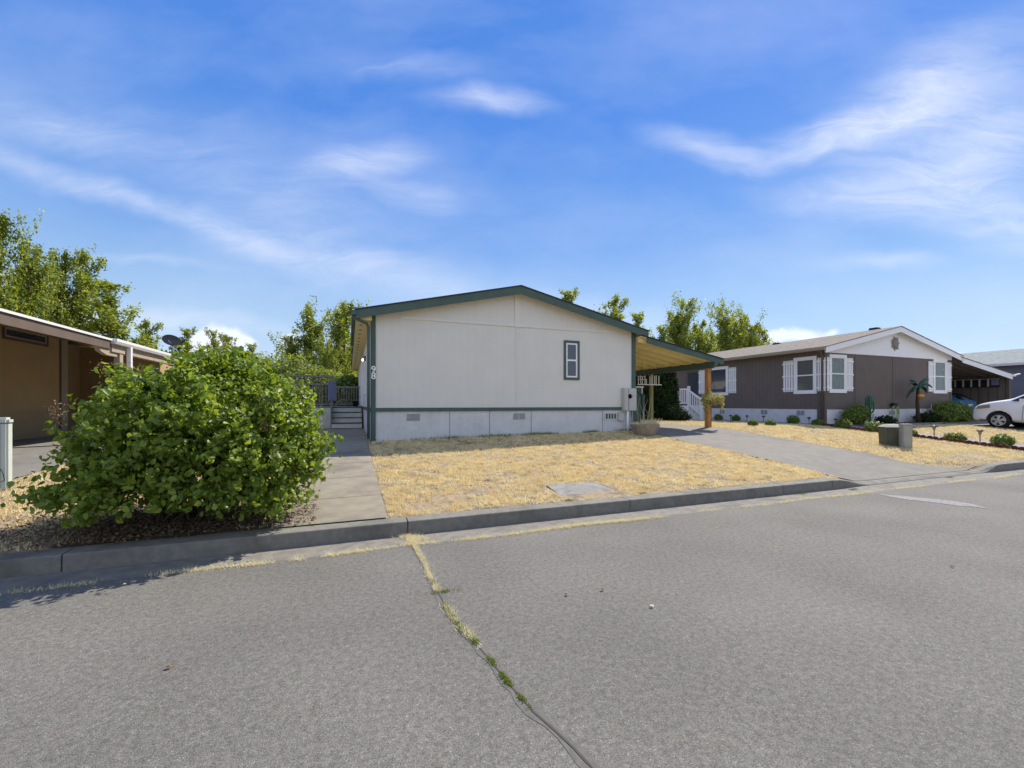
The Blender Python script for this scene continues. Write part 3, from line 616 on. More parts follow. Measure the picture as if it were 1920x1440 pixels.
for (pi, u, vt, Y, lab, ws) in T: put_tree(pi, u, vt, Y, lab, ws)
def shrub(name, label, cat, c, lobes, n, size, mt, seed, group=None, inner=.5, stems=True, shape='q'):
    root = thing(name, label, cat, c, 0, group); p, d = lobe_points(lobes, n, seed, inner, zmin=c[2]+.01)
    v, f = leaves(p, d, size, seed, shape); npmesh('foliage', v, f, M[mt], root)
    if stems:
        t = MB(); q = random.Random(seed)
        for i in range(7):
            l = lobes[i % len(lobes)]; b = Vector(c); e = Vector(l[:3])+Vector((q.uniform(-1, 1)*l[3]*.5, q.uniform(-1, 1)*l[4]*.5, l[5]*.3)); t.tube([b, b.lerp(e, .5)+Vector((q.uniform(-.1, .1)*l[3], 0, 0)), e], [l[3]*.05, l[3]*.035, l[3]*.01], 5)
        t.build('stem', M['bark_brown'], root)
    return root
q = random.Random(21)
for i, (u, v, Y, w, lab) in enumerate([(470, 672, 34, 3.4, 'rounded shrub seen above the bush, leftmost beyond the deck'), (515, 660, 32, 3.2, 'leafy shrub beyond the bush and left of the deck'), (560, 672, 30, 3.0, 'dense shrub left of the deck trellis'), (600, 690, 29, 2.6, 'shrub right behind the deck trellis'), (650, 700, 28, 2.4, 'shrub behind the deck railing beside the white house'), (400, 690, 36, 4, 'shrub hidden behind the top of the big bush')]):
    p = PY(u, v, Y); g = float(G(p.x, Y)); h = p.z-g
    shrub('garden_shrub', lab, 'shrub', (p.x, Y, g), [(p.x+q.uniform(-.4, .4)*w, Y+q.uniform(-.3, .3)*w, g+h*q.uniform(.3, .78), w*q.uniform(.35, .5), w*.4, h*.24) for _ in range(7)]+[(p.x, Y, g+h*.5, w*.5, w*.5, h*.5)], 7000, .17, 'leaf_pop' if i % 2 else 'leaf_pop2', 40+i, 'shrubs behind the deck')
# far woodland behind everything
r = np.random.RandomState(77); n = 60000; x = r.uniform(-90, 130, n); top = 3.2+3.6*vnoise(x, x*0, .12, 3)+1.5*vnoise(x, x*0, .6, 4)
c = np.stack([x, r.uniform(56, 64, n), .5+top*r.uniform(0, 1, n)**.8], 1); v, f = leaves(c, c*0+[0, -1, 0], .75, 8, 'q')
tag(npmesh('far_woodland', v, f, M['leaf_pop2']), 'low distant wood of mixed trees behind the poplar row', 'trees', kind='stuff')
# ------------------------------------------------------------------ gable houses
def gable_house(root, x0, x1, y0, y1, zb, zband, zl, zr, ol, orr, of, m, fas=.22):
    xc = (x0-ol+x1+orr)/2; s = (zr-zl)/(xc-(x0-ol)); top = lambda x: zr-s*abs(x-xc)
    w = MB().prism([(x0, zband), (x1, zband), (x1, top(x1)-.085), (xc, zr-.085), (x0, top(x0)-.085)], 'y', y0, y1).build('wall', m['wall'], root)
    MB().box(x0+.012, y0+.012, zb-.4, x1-.012, y1-.012, zband+.01).build('skirting', m['skirt'], root)
    rf = MB()
    for sg, xe in ((-1, x0-ol), (1, x1+orr)):
        ze = top(xe); rf.prism([(xc, zr), (xe+sg*.03, ze-s*.03), (xe+sg*.03, ze-s*.03-.03), (xc, zr-.03)], 'y', y0-of-.02, y1+of+.02)
    roof = rf.build('roof', m['roof'], root)
    sf = MB()
    for sg, xe in ((-1, x0-ol), (1, x1+orr)):
        ze = top(xe); sf.prism([(xc, zr-.034), (xe, ze-.034), (xe, ze-.08), (xc, zr-.08)], 'y', y0-of+.03, y1+of-.03)
    sf.build('soffit', m['soffit'], root)
    for yy in (y0-of, y1+of-.025):
        for sg, xe in ((-1, x0-ol), (1, x1+orr)):
            ze = top(xe); MB().prism([(xc, zr-.032), (xe, ze-.032), (xe, ze-.032-fas), (xc, zr-.032-fas)], 'y', yy, yy+.025).build('rake_board', m['fascia'], root)
    return xc, s, top, roof
# --- white house
wh = thing('mobile_home', 'white manufactured house with green trim, attached carport and number 98', 'house', (4.5, 11.36, .55))
X0, X1, Y0, Y1 = .53, 8.54, 11.36, 29.0
mw = dict(wall=M['white_siding'], skirt=M['white_skirt'], roof=M['shingle_dark'], soffit=M['cream'], fascia=M['green_trim'])
xc, s, top, roof = gable_house(wh, X0, X1, Y0, Y1, .5, 1.36, 3.82, 4.82, .38, .30, .31, mw, .21)
MB().box(X0-.02, Y0-.03, .45, X0+.10, Y0+.1, top(X0)-.1).build('corner_board', M['green_trim'], wh)
MB().box(X1-.12, Y0-.03, .45, X1+.02, Y0+.1, top(X1)-.1).build('corner_board', M['green_trim'], wh)
MB().box(X0+.10, Y0-.026, 1.30, 8.14, Y0+.02, 1.395).build('belt_board', M['green_trim'], wh)
MB().box(X0-.03, Y0+.1, 1.30, X0+.02, Y1, 1.395).build('belt_board', M['green_trim'], wh)
MB().box(4.46, Y0-.022, 1.395, 4.50, Y0+.01, 3.68).box(4.42, Y0-.03, 3.68, 4.56, Y0+.01, 4.7).build('centre_batten', M['white_trim'], wh)
MB().box(1.25, Y0-.024, 3.70, 4.42, Y0+.01, 3.785).box(4.56, Y0-.024, 3.70, 7.75, Y0+.01, 3.785).build('gable_batten', M['white_trim'], wh)
# window
def window(root, plane, a0, a1, z0, z1, face, trim_m, tw, fr_m, pane_m, split=True, proud=.03, fw_=.045, name='window'):
    """plane: 'y' wall facing -y at face, or 'x' wall at x=face facing -x (or +x when proud<0)"""
    def bx(mb, p0, p1, q0, q1, d0, d1):
        sg = -1 if proud > 0 else 1
        if plane == 'y': mb.box(p0, face+sg*d0, q0, p1, face+sg*d1, q1)
        else: mb.box(face+sg*d0, p0, q0, face+sg*d1, p1, q1)
    t = MB(); P = abs(proud)
    for (p0, p1, q0, q1) in ((a0-tw, a0, z0-tw, z1+tw), (a1, a1+tw, z0-tw, z1+tw), (a0, a1, z1, z1+tw), (a0, a1, z0-tw, z0)): bx(t, p0, p1, q0, q1, -.01, P)
    w = t.build(name, trim_m, root)
    g = MB()
    for (p0, p1, q0, q1) in ((a0, a0+fw_, z0, z1), (a1-fw_, a1, z0, z1), (a0+fw_, a1-fw_, z1-fw_, z1), (a0+fw_, a1-fw_, z0, z0+fw_)): bx(g, p0, p1, q0, q1, -.01, P*.7)
    if split: zm = (z0+z1)/2; bx(g, a0+fw_, a1-fw_, zm-.025, zm+.025, -.01, P*.6)
    g.build('frame', fr_m, w)
    h = MB(); bx(h, a0+.01, a1-.01, z0+.01, z1-.01, -.02, .006); h.build('pane', pane_m, w)
    return w
a = PY(1061, 643, Y0); b = PY(1082, 708, Y0)
window(wh, 'y', a.x, b.x, b.z, a.z, Y0, M['green_trim'], .075, M['white'], M['glass'])
# skirting vents
for (u0, u1, u2, u3, v0, v1) in [(763, 774.5, 776, 787, 776, 788), (963, 972, 974.5, 984, 775, 786)]:
    for (ua, ub) in ((u0, u1), (u2, u3)):
        p0 = PY(ua, v1, Y0); p1 = PY(ub, v0, Y0); f_ = MB().box(p0.x, Y0-.012, p0.z, p1.x, Y0+.02, p1.z).build('vent', M['vent'], wh)
p0 = PY(1134, 787, Y0); p1 = PY(1156, 773.5, Y0); f_ = MB().box(p0.x, Y0-.014, p0.z, p1.x, Y0+.02, p1.z).build('vent', M['white_skirt'], wh)
g = MB(); w_ = (p1.x-p0.x)
for i in range(4): g.box(p0.x+w_*(.07+.235*i), Y0-.020, p0.z+.03, p0.x+w_*(.07+.235*i+.15), Y0, p1.z-.03)
g.build('vent_slot', M['slot'], f_)
for u in (843, 918, 996, 1130):    # panel joints of the skirting
    p = PY(u, 800, Y0); MB().box(p.x, Y0+.004, .55, p.x+.008, Y0+.02, 1.30).build('panel_joint', M['slot'], wh)
# service panel
p0 = PY(1170.5, 770, 11.2); p1 = PY(1194, 728, 11.2)
ep = MB().box(p0.x, 11.2, p0.z, p1.x, Y0-.0, p1.z).build('electric_panel', M['box_cream'], wh, bevel=.012)
MB().box(p0.x+.16, 11.193, p0.z+.02, p0.x+.172, 11.2, p1.z-.03).build('door_seam', M['slot'], ep)
mc = PY(1182.5, 743, 11.17)
MB().lathe([(.075, 0), (.075, .03), (.055, .06), (.03, .075), (.001, .08)], (mc.x, 11.2, mc.z), 20, 'y').build('meter', M['galv'], ep, smooth=True)
MB().tube([(mc.x-.03, 11.12, mc.z+.02), (mc.x+.01, 11.11, mc.z-.03), (mc.x+.05, 11.12, mc.z+.03)], .007, 5).build('seal_ring', M['dark_brown'], ep)
c = PY(1177.5, 780, 11.24); MB().tube([(c.x, 11.26, .55), (c.x, 11.26, p0.z)], .035, 10).build('conduit', M['white'], ep, smooth=True)
MB().tube([(c.x-.13, 11.28, .70), (c.x-.13, 11.28, .62), (c.x-.02, 11.28, .60)], .02, 8).tube([(c.x+.13, 11.28, .75), (c.x+.15, 11.27, 1.0), (c.x+.12, 11.28, p0.z)], .012, 6).tube([(c.x+.2, 11.28, .6), (c.x+.19, 11.27, p0.z)], .012, 6).tube([(c.x, 11.3, .72), (c.x+.25, 11.3, .70)], .02, 6).build('pipework', M['galv'], wh)
p0 = PY(1158, 789, Y0); p1 = PY(1168.5, 774, Y0); MB().box(p0.x, Y0-.07, p0.z, p1.x, Y0, p1.z).build('junction_box', M['box_cream'], wh, bevel=.01)
# house number
for ch, zc_ in (('9', 2.36), ('8', 2.195)):
    cu = bpy.data.curves.new('digit', 'FONT'); cu.body = ch; cu.size = .235; cu.extrude = .008; cu.align_x = 'CENTER'; cu.align_y = 'CENTER'; cu.offset = .004
    to = link(bpy.data.objects.new('digit_tmp', cu)); bpy.context.view_layer.update()
    me = bpy.data.meshes.new_from_object(to.evaluated_get(bpy.context.evaluated_depsgraph_get())); bpy.data.objects.remove(to)
    me.materials.clear(); me.materials.append(M['white']); o = link(bpy.data.objects.new('house_number', me)); o.parent = wh
    o.location = Vector((X0+.045, Y0-.045, zc_))-ORG[wh.name]; o.rotation_euler = (R_(90), 0, 0); ORG[o.name] = ORG[wh.name]
# left eave: gutter, downpipe, porch lamp
gx = X0-.38
gut = [(gx+.01, 3.78), (gx-.10, 3.78), (gx-.10, 3.72), (gx-.075, 3.665), (gx+.01, 3.665)]
MB().prism(gut, 'y', 11.02, 17.2).build('gutter', M['green_trim'], wh)
MB().prism([(a_+.1, b_-.0) for a_, b_ in gut], 'y', 17.6, 29.2).build('gutter', M['green_trim'], wh)
MB().prism([(gx+.01, 3.58), (gx+.01, 3.76), (X0, 3.76), (X0, 3.58)], 'y', 11.2, 29).build('soffit', M['cream'], wh)
for i in range(18): MB().box(gx+.11, 11.9+i*.8, 3.572, gx+.18, 11.98+i*.8, 3.585).build('soffit_vent', M['slot'], wh)
MB().tube([(gx-.03, 11.12, 3.68), (gx-.02, 11.12, 3.60), (gx+.12, 11.14, 3.54), (X0-.12, 11.2, 3.50), (X0-.075, 11.26, 3.42), (X0-.075, 11.28, 3.2), (X0-.075, 11.28, .62)], .036, 8).build('downpipe', M['green_trim'], wh, smooth=True)
lp_ = Vector((X0-.1, 15.3, 2.98)); lm = MB().box(X0-.05, 15.25, 2.95, X0, 15.35, 3.12).tube([(X0-.03, 15.3, 3.08), (lp_.x, 15.3, 3.1), (lp_.x, 15.3, 3.04)], .012, 6).build('porch_lamp', M['black'], wh)
MB().lathe([(.012, .05), (.026, .02), (.03, 0), (.02, -.03), (.004, -.04)], lp_, 12).build('bulb', M['lamp_on'], lm, smooth=True)
window(wh, 'x', 15.8, 16.8, 1.9, 3.1, X0, M['white'], .08, M['white'], M['glass'])
window(wh, 'x', 18.9, 19.8, 1.42, 3.4, X0, M['white'], .08, M['white'], M['white'], split=False, name='door')
# carport
CX = 11.95; zt = lambda x: 3.66-(x-8.6)*(3.66-3.05)/(CX-8.6)
cp_root = MB().prism([(8.56, zt(8.56)), (CX+.03, zt(CX+.03)), (CX+.03, zt(CX)-.03), (8.56, zt(8.56)-.03)], 'y', 11.02, 20.5).build('carport_roof', M['shingle_dark'], wh)
MB().prism([(8.56, zt(8.56)-.034), (CX, zt(CX)-.034), (CX, zt(CX)-.055), (8.56, zt(8.56)-.055)], 'y', 11.08, 20.4).build('ceiling', M['cream'], cp_root)
MB().prism([(8.78, zt(8.78)-.032), (CX, zt(CX)-.032), (CX, zt(CX)-.21), (8.78, zt(8.78)-.21)], 'y', 11.05, 11.075).build('fascia', M['green_trim'], cp_root)
MB().box(CX-.0, 11.05, zt(CX)-.2, CX+.025, 20.4, zt(CX)-.032).build('fascia', M['green_trim'], cp_root)
for i in range(15):
    y = 11.25+i*.61; MB().prism([(8.6, zt(8.6)-.056), (CX-.02, zt(CX)-.056), (CX-.02, zt(CX)-.13), (CX-.12, zt(CX)-.165), (8.6, zt(8.6)-.195)], 'y', y, y+.04).build('rafter', M['cream'], cp_root)
zbt = zt(11.62)-.185
bm_ = MB().prism([(11.03, zbt), (11.03, zbt-.12), (11.2, zbt-.21), (20.4, zbt-.21), (20.4, zbt)], 'x', 11.56, 11.68).build('beam', M['green_trim'], cp_root)
MB().box(11.50, 11.28, float(G(11.5, 11.36)), 11.65, 11.43, zbt-.212).build('post', M['cedar'], cp_root, bevel=.008)
MB().box(11.655, 11.32, float(G(11.5, 11.36)), 11.71, 11.45, zbt-.18).build('post_trim', M['green_trim'], cp_root)
for y in (14.35, 17.4, 20.2): MB().box(11.55, y-.06, float(G(11.5, y)), 11.67, y+.06, zbt-.212).build('post', M['olive'], cp_root)
# side steps under the carport: green landing with rail and white door frame
ls = thing('side_steps', 'dark green side landing and rail under the white house carport', 'steps', (9.1, 13, .6))
MB().box(8.56, 12.9, .6, 9.5, 14.2, 1.36).build('landing', M['green_trim'], ls)
for i in range(3): MB().box(8.58, 12.9-.28*(i+1), .6, 9.45, 12.9-.28*i-.005, 1.36-.19*(i+1)).build('step', M['green_trim'], ls)
rl = MB().box(9.42, 12.9, 1.36, 9.5, 12.98, 2.3).box(9.42, 14.1, 1.36, 9.5, 14.18, 2.3).box(9.40, 12.9, 2.26, 9.52, 14.2, 2.32).beam((9.46, 12.92, 2.28), (9.46, 12.1, 1.75), .09, .05).box(9.42, 12.08, .6, 9.5, 12.16, 1.8)
for i in range(8): rl.box(9.445, 13.05+i*.13, 1.4, 9.475, 13.08+i*.13, 2.26)
rl.build('railing', M['green_trim'], ls)
tr_ = thing('white_rack', 'white wire rack of frames hanging under the green carport', 'rack', (10.9, 13.5, 2.25)); q_ = MB()
for i, (x_, h_) in enumerate([(10.32, .30), (10.42, .33), (10.50, .30), (10.62, .34), (10.68, .2), (10.86, .30), (10.95, .36), (11.08, .34), (11.15, .36), (11.28, .34)]): q_.box(x_, 13.5, 2.25, x_+.025, 13.52, 2.25+h_)
q_.box(10.28, 13.5, 2.22, 11.42, 13.53, 2.255).box(10.3, 13.5, 2.42, 10.72, 13.52, 2.44).box(10.3, 13.5, 2.53, 10.6, 13.52, 2.55).build('frame', M['white'], tr_)
MB().tube([(10.5, 13.51, 2.5), (10.5, 13.51, 3.2)], .006, 4).tube([(11.2, 13.51, 2.5), (11.2, 13.51, 3.05)], .006, 4).build('wire', M['black'], tr_)
cb_ = thing('storage_cabinet', 'dark green cabinet with white trim beside the carport wall', 'cabinet', (10.3, 13.8, float(G(10.3, 13.8))))
MB().box(9.95, 13.6, .66, 10.52, 14.2, 2.12).build('cabinet_body', M['green_trim'], cb_)
MB().box(9.9, 13.56, 2.12, 10.62, 14.24, 2.17).box(10.54, 13.58, 1.72, 10.58, 13.6, 2.12).build('cabinet_trim', M['white'], cb_)
# --- deck on the left side
dk = thing('timber_deck', 'raised grey timber deck with pale steps at the end of the walkway', 'deck', (-.5, 18.5, .55))
for i in range(4):
    yb = 17.6+.29*i; zt_ = .56+.2025*(i+1)
    MB().box(-.62, yb+.02, zt_-.20, .47, yb+.05, zt_-.03).build('riser', M['deck_tread'], dk)
    MB().box(-.62, yb, zt_-.03, .47, yb+.31, zt_).build('tread', M['deck_dark'], dk)
MB().box(-.66, 17.62, .5, -.62, 18.9, 1.37).build('stringer', M['deck_wood'], dk)
MB().box(-2.6, 18.85, 1.33, .49, 23.5, 1.375).build('deck_boards', M['deck_wood'], dk)
MB().box(-2.6, 18.86, .5, -.67, 18.9, 1.328).build('deck_skirt', M['deck_tread'], dk)
rl = MB().box(-.62, 21.0, 2.22, .47, 21.06, 2.30).box(-.62, 21.0, 1.45, .47, 21.05, 1.51)
for i in range(10): rl.box(-.56+i*.108, 21.01, 1.5, -.525+i*.108, 21.04, 2.22)
rl.build('railing', M['deck_wood'], dk)
for x_ in (-.66, -2.58): MB().box(x_-.05, 18.92, .55, x_+.05, 19.02, 2.45).build('railing_post', M['deck_wood'], dk)
rl = MB().box(-2.6, 18.94, 2.26, -.66, 19.0, 2.32).box(-2.6, 18.94, 1.45, -.66, 18.99, 1.5)
for i in range(15): rl.box(-2.52+i*.125, 18.95, 1.5, -2.49+i*.125, 18.98, 2.26)
rl.build('railing', M['deck_wood'], dk)
tl = thing('garden_trellis', 'weathered grey lattice trellis on the deck left of the steps', 'trellis', (-1.4, 19.3, 1.38)); q_ = MB()
for i in range(9): q_.beam((-2.1+i*.17, 19.3, 1.4), (-2.1+i*.17, 19.3, 2.62), .022, .022)
for i in range(8): q_.box(-2.15, 19.31, 1.5+i*.155, -.68, 19.33, 1.52+i*.155)
q_.box(-2.2, 19.26, 2.6, -.62, 19.36, 2.66); q_.build('lattice', M['deck_wood'], tl)
for x_ in (-2.2, -.66): MB().box(x_, 19.27, 1.38, x_+.06, 19.33, 2.66).build('trellis_post', M['deck_wood'], tl)
cl_ = MB(); 
for i in range(8): cl_.box(-.80+i*.036, 18.86-.02*(i % 2), 1.6+.03*(i % 3), -.766+i*.036, 18.89-.02*(i % 2), 2.42)
tag(cl_.build('hanging_cloth', M['cloth'], loc=(-.8, 18.88, 2.4)), 'blue grey cloth draped over the rail post beside the steps', 'cloth')
pt_ = MB().lathe([(.10, 0), (.14, .24), (.15, .25), (.12, .25)], (.28, 20.6, 1.376), 14); tag(pt_.build('flower_pot', M['black'], loc=(.28, 20.6, 1.376), smooth=True), 'dark pot on the deck by the house wall', 'pot')
# --- brown house
bh = thing('brown_house', 'dark brown manufactured house with white shuttered windows', 'house', (23.3, 12.05, .6))
bX0, bX1, bY0, bY1 = 18.63, 28.0, 12.05, 30
zbw = PX(1541, 767.5, bX0).z
mb_ = dict(wall=M['brown_siding'], skirt=M['brown_skirt'], roof=M['shingle_tan'], soffit=M['cloth_white'], fascia=M['white'])
xcb, sb, topb, roofb = gable_house(bh, bX0, bX1, bY0, bY1, .5, zbw, 3.87, 5.02, .35, .35, .31, mb_, .24)
zg0 = 3.66
ax0 = bX0+.0; xl = xcb-(5.02-.09-zg0)/sb; xr = xcb+(5.02-.09-zg0)/sb; xl = max(xl, bX0-.0); xr = min(xr, bX1)
MB().prism([(bX0, zg0), (bX1, zg0), (bX1, topb(bX1)-.09), (xcb, 5.02-.09), (bX0, topb(bX0)-.09)], 'y', bY0-.03, bY0+.01).build('gable_panel', M['white'], bh)
for x_ in (bX0-.02, bX1-.12): MB().box(x_, bY0-.028, .45, x_+.14, bY0+.1, zg0).build('corner_board', M['brown_trim'], bh)
MB().box(bX0-.03, bY0+.1, .45, bX0+.02, bY0+.28, 3.6).build('corner_board', M['brown_trim'], bh)
for x_ in (20.6, 23.25): MB().box(x_, bY0-.012, zbw, x_+.03, bY0+.01, zg0).build('siding_joint', M['brown_trim'], bh)
MB().prism([(bX0-.34, 3.84), (bX0-.45, 3.84), (bX0-.45, 3.78), (bX0-.42, 3.72), (bX0-.34, 3.72)], 'y', 11.78, 30.2).build('gutter', M['tan_trim'], bh)
MB().tube([(bX0-.4, 11.95, 3.74), (bX0-.32, 11.98, 3.6), (bX0-.08, 12.05, 3.42), (bX0-.06, 12.1, 3.3), (bX0-.06, 12.1, .62)], .04, 8).build('downpipe', M['brown_trim'], bh, smooth=True)
for (u, v) in [(1640, 617), (1457, 645)]:
    d = ray(u, v); # meet the left roof slope
    t = (5.02-sb*xcb-EYE)/(d.z-sb*d.x); p = Vector((0, 0, EYE))+d*t
    MB().box(p.x-.16, p.y-.18, p.z-.08, p.x+.16, p.y+.18, p.z+.055).build('roof_vent', M['black'], bh, bevel=.02)
def shutter(root, plane, a0, a1, z0, z1, face):
    m_ = MB(); n_ = 4; w_ = (a1-a0)/(n_*1.0)
    for i in range(n_):
        p0, p1 = a0+i*w_+w_*.14, a0+(i+1)*w_-w_*.14
        if plane == 'y': m_.box(p0, face-.035, z0, p1, face-.012, z1)
        else: m_.box(face-.035, p0, z0, face-.012, p1, z1)
    for zz in (z0+.10, (z0+z1)/2-.04, z1-.18):
        if plane == 'y': m_.box(a0-.02, face-.05, zz, a1+.02, face-.036, zz+.07)
        else: m_.box(face-.05, a0-.02, zz, face-.036, a1+.02, zz+.07)
    m_.build('shutter', M['white'], root)
# gable windows
def gwin(u0, u1, v0, v1, pm):
    p0 = PY(u0, v1, bY0); p1 = PY(u1, v0, bY0)
    window(bh, 'y', p0.x+.11, p1.x-.11, p0.z+.11, p1.z-.11, bY0, M['white'], .11, M['white'], pm, proud=.045)
    return p0, p1
p0, p1 = gwin(1554, 1586, 666, 736.5, M['curtain_glass']); shutter(bh, 'y', p1.x+.03, p1.x+.42, p0.z+.08, p1.z-.12, bY0); shutter(bh, 'y', p0.x-.16, p0.x-.02, p0.z+.08, p1.z-.12, bY0)
p0, p1 = gwin(1749, 1774, 675, 737.5, M['curtain_glass']); shutter(bh, 'y', p1.x+.03, p1.x+.38, p0.z+.08, p1.z-.12, bY0); shutter(bh, 'y', p0.x-.42, p0.x-.03, p0.z+.08, p1.z-.12, bY0)
# side windows
def swin(ul, ur, v0, v1, pm, split=True, uref=None):
    p1 = PX(ul, v0, bX0); p0 = PX(ur, v0, bX0); zz1 = PX(uref or ur, v0, bX0).z; zz0 = PX(uref or ur, v1, bX0).z
    window(bh, 'x', p0.y+.11, p1.y-.11, zz0+.11, zz1-.11, bX0, M['white'], .11, M['white'], pm, proud=.045, split=split)
    return p0.y, p1.y, zz0, zz1
ya, yb, za, zb_ = swin(1489, 1532, 667, 738, M['blind_glass']); shutter(bh, 'x', yb+.03, yb+.50, za+.1, zb_-.1, bX0); shutter(bh, 'x', ya-.36, ya-.03, za+.1, zb_-.1, bX0)
ya, yb, za, zb_ = swin(1324, 1366, 686, 741, M['glass'], split=False); shutter(bh, 'x', ya-.50, ya-.03, za+.1, zb_-.1, bX0); shutter(bh, 'x', PX(1322, 700, bX0).y, PX(1311, 700, bX0).y, za+.1, zb_-.1, bX0)
dv = [PX(1310, 700, bX0).y, PX(1290, 700, bX0).y]
window(bh, 'x', dv[0]-0, dv[1], 1.45, 3.35, bX0, M['brown_trim'], .09, M['brown_trim'], M['glass'], split=False, name='door')
for (u0, u1, v0, v1) in [(1350, 1358, 769.5, 775), (1427, 1438, 769.5, 776.5), (1494, 1508, 770, 778.5)]:
    for (ua, ub) in ((u0, (u0+u1)/2-.8), ((u0+u1)/2+.8, u1)):
        q0 = PX(ub, v1, bX0); q1 = PX(ua, v0, bX0); MB().box(bX0-.012, q0.y, q0.z, bX0+.02, q1.y, q0.z+.2).build('vent', M['vent'], bh)
for (ua, ub) in ((1668, 1672), (1673.5, 1677.5)):
    q0 = PY(ua, 777, bY0); q1 = PY(ub, 770.5, bY0); MB().box(q0.x, bY0-.012, q0.z, q1.x, bY0+.02, q1.z).build('vent', M['vent'], bh)
# carport of the brown house
BX = 33.1; ztb = lambda x: 3.80-(x-28.3)*(3.80-3.10)/(BX-28.3)
cr_ = MB().prism([(28.1, ztb(28.1)), (BX+.03, ztb(BX)), (BX+.03, ztb(BX)-.03), (28.1, ztb(28.1)-.03)], 'y', 11.72, 22).build('carport_roof', M['shingle_tan'], bh)
MB().prism([(28.3, ztb(28.3)-.032), (BX, ztb(BX)-.032), (BX, ztb(BX)-.30), (28.3, ztb(28.3)-.26)], 'y', 11.74, 11.765).build('fascia', M['white'], cr_)
for i in range(8): MB().prism([(28.05, ztb(28.05)-.06), (BX-.05, ztb(BX)-.06), (BX-.05, ztb(BX)-.2), (28.05, ztb(28.05)-.24)], 'y', 12.6+i*1.2, 12.66+i*1.2).build('rafter', M['brown_trim'], cr_)
sw = MB()
for i in range(26): sw.box(32.86, 11.95+i*.36, .6, 32.9, 12.2+i*.36, 3.06)
sw.box(32.9, 11.9, .6, 32.93, 21.5, 3.075); sw.build('side_screen', M['brown_siding'], cr_)
MB().box(28.05, 21.5, .6, 32.9, 21.56, 3.0).build('rear_screen', M['brown_trim'], cr_)
MB().box(32.84, 11.78, .55, 33.04, 11.90, 2.9).build('post', M['brown_trim'], cr_)
MB().box(33.0, 11.70, 2.96, 33.35, 12.0, 3.06).beam((33.1, 11.7, 3.02), (33.5, 11.62, 3.1), .05, .05).build('gutter_end', M['white'], cr_)
bn = thing('patchwork_banner', 'striped white and dark banner hanging along the brown carport side', 'banner', (32.7, 13, 2.8)); q_ = MB(); q2 = MB()
MB().box(32.735, 12.1, 2.40, 32.745, 14.1, 2.88).build('backing', M['black'], bn)
for i in range(5): q_.box(32.72, 12.5+i*.34, 2.44, 32.732, 12.58+i*.34, 2.84)
q_.box(32.72, 12.1, 2.84, 32.732, 14.1, 2.87); q_.build('stripe', M['cloth_white'], bn); MB().box(32.715, 12.12, 2.5, 32.731, 12.42, 2.83).build('patch', M['cloth'], bn)
# sun ornament
oc = PY(1676, 644.5, bY0); 
on = MB().lathe([(.20, .0), (.20, .05), (.14, .085), (.02, .10)], (0, 0, 0), 24, 'y'); on.v = [(x, -y-0, z) for x, y, z in on.v]
for i in range(14):
    a_ = i*math.pi/7; ra, rb = .18, .36 if i % 2 == 0 else .30
    on.add([(math.cos(a_-.16)*ra, -.01, math.sin(a_-.16)*ra), (math.cos(a_+.16)*ra, -.01, math.sin(a_+.16)*ra), (math.cos(a_+.12)*rb, -.02, math.sin(a_+.12)*rb),
            (math.cos(a_-.16)*ra, -.05, math.sin(a_-.16)*ra), (math.cos(a_+.16)*ra, -.05, math.sin(a_+.16)*ra), (math.cos(a_+.12)*rb, -.04, math.sin(a_+.12)*rb)], [(0,1,2),(3,4,5),(0,1,4,3),(1,2,5,4),(2,0,3,5)])
tag(on.build('sun_ornament', M['wicker'], loc=None, local=True), 'tan sun shaped plaque on the white gable of the brown house', 'wall ornament').location = (oc.x, bY0-.032, oc.z)
# white porch steps of the brown house
ps = thing('porch_steps', 'white porch steps with white balustrade beside the brown house', 'steps', (17.9, 19, .6))
MB().box(17.3, 18.32, .55, 18.6, 21.2, 1.40).build('landing', M['white'], ps)
for i in range(3): MB().box(17.34, 18.31-.27*(i+1), .55, 18.6, 18.31-.27*i, 1.40-.2*(i+1)).build('step', M['brown_skirt'], ps)
rl = MB().box(17.27, 18.3, 2.26, 17.35, 21.2, 2.34).box(17.27, 18.3, 1.50, 17.35, 21.2, 1.56)
for i in range(17): rl.box(17.29, 18.44+i*.16, 1.55, 17.33, 18.50+i*.16, 2.27)
rl.build('balustrade', M['white'], ps)
rl = MB().beam((17.31, 18.3, 2.22), (17.31, 17.42, 1.72), .08, .08).beam((17.31, 18.3, 1.46), (17.31, 17.42, .92), .08, .07)
for i in range(5): y_ = 18.18-i*.155; rl.box(17.29, y_-.03, 1.42-(18.3-y_)*.6, 17.33, y_+.03, 2.2-(18.3-y_)*.56)
rl.build('stair_balustrade', M['white'], ps)
for y_, h_ in ((18.3, 2.46), (19.35, 2.46), (21.2, 2.46), (17.4, 1.84)): MB().box(17.25, y_-.05, .6, 17.37, y_+.05, h_).build('newel_post', M['white'], ps)
# --- grey house at the far right
gh = thing('grey_house', 'blue grey manufactured house with pale grey shingle roof at the right edge', 'house', (40, 11, .6))
mg = dict(wall=M['blue_siding'], skirt=M['brown_skirt'], roof=M['shingle_grey'], soffit=M['cloth_white'], fascia=M['brown_trim'])
gable_house(gh, 35.9, 44, 11.2, 31, .5, 1.36, 3.85, 5.0, .35, .35, .3, mg, .2)
MB().box(35.45, 11, 3.70, 35.56, 31.2, 3.84).build('gutter', M['metal_white'], gh)
window(gh, 'x', 12.9, 14, 2, 3.2, 35.9, M['white'], .09, M['white'], M['glass'])
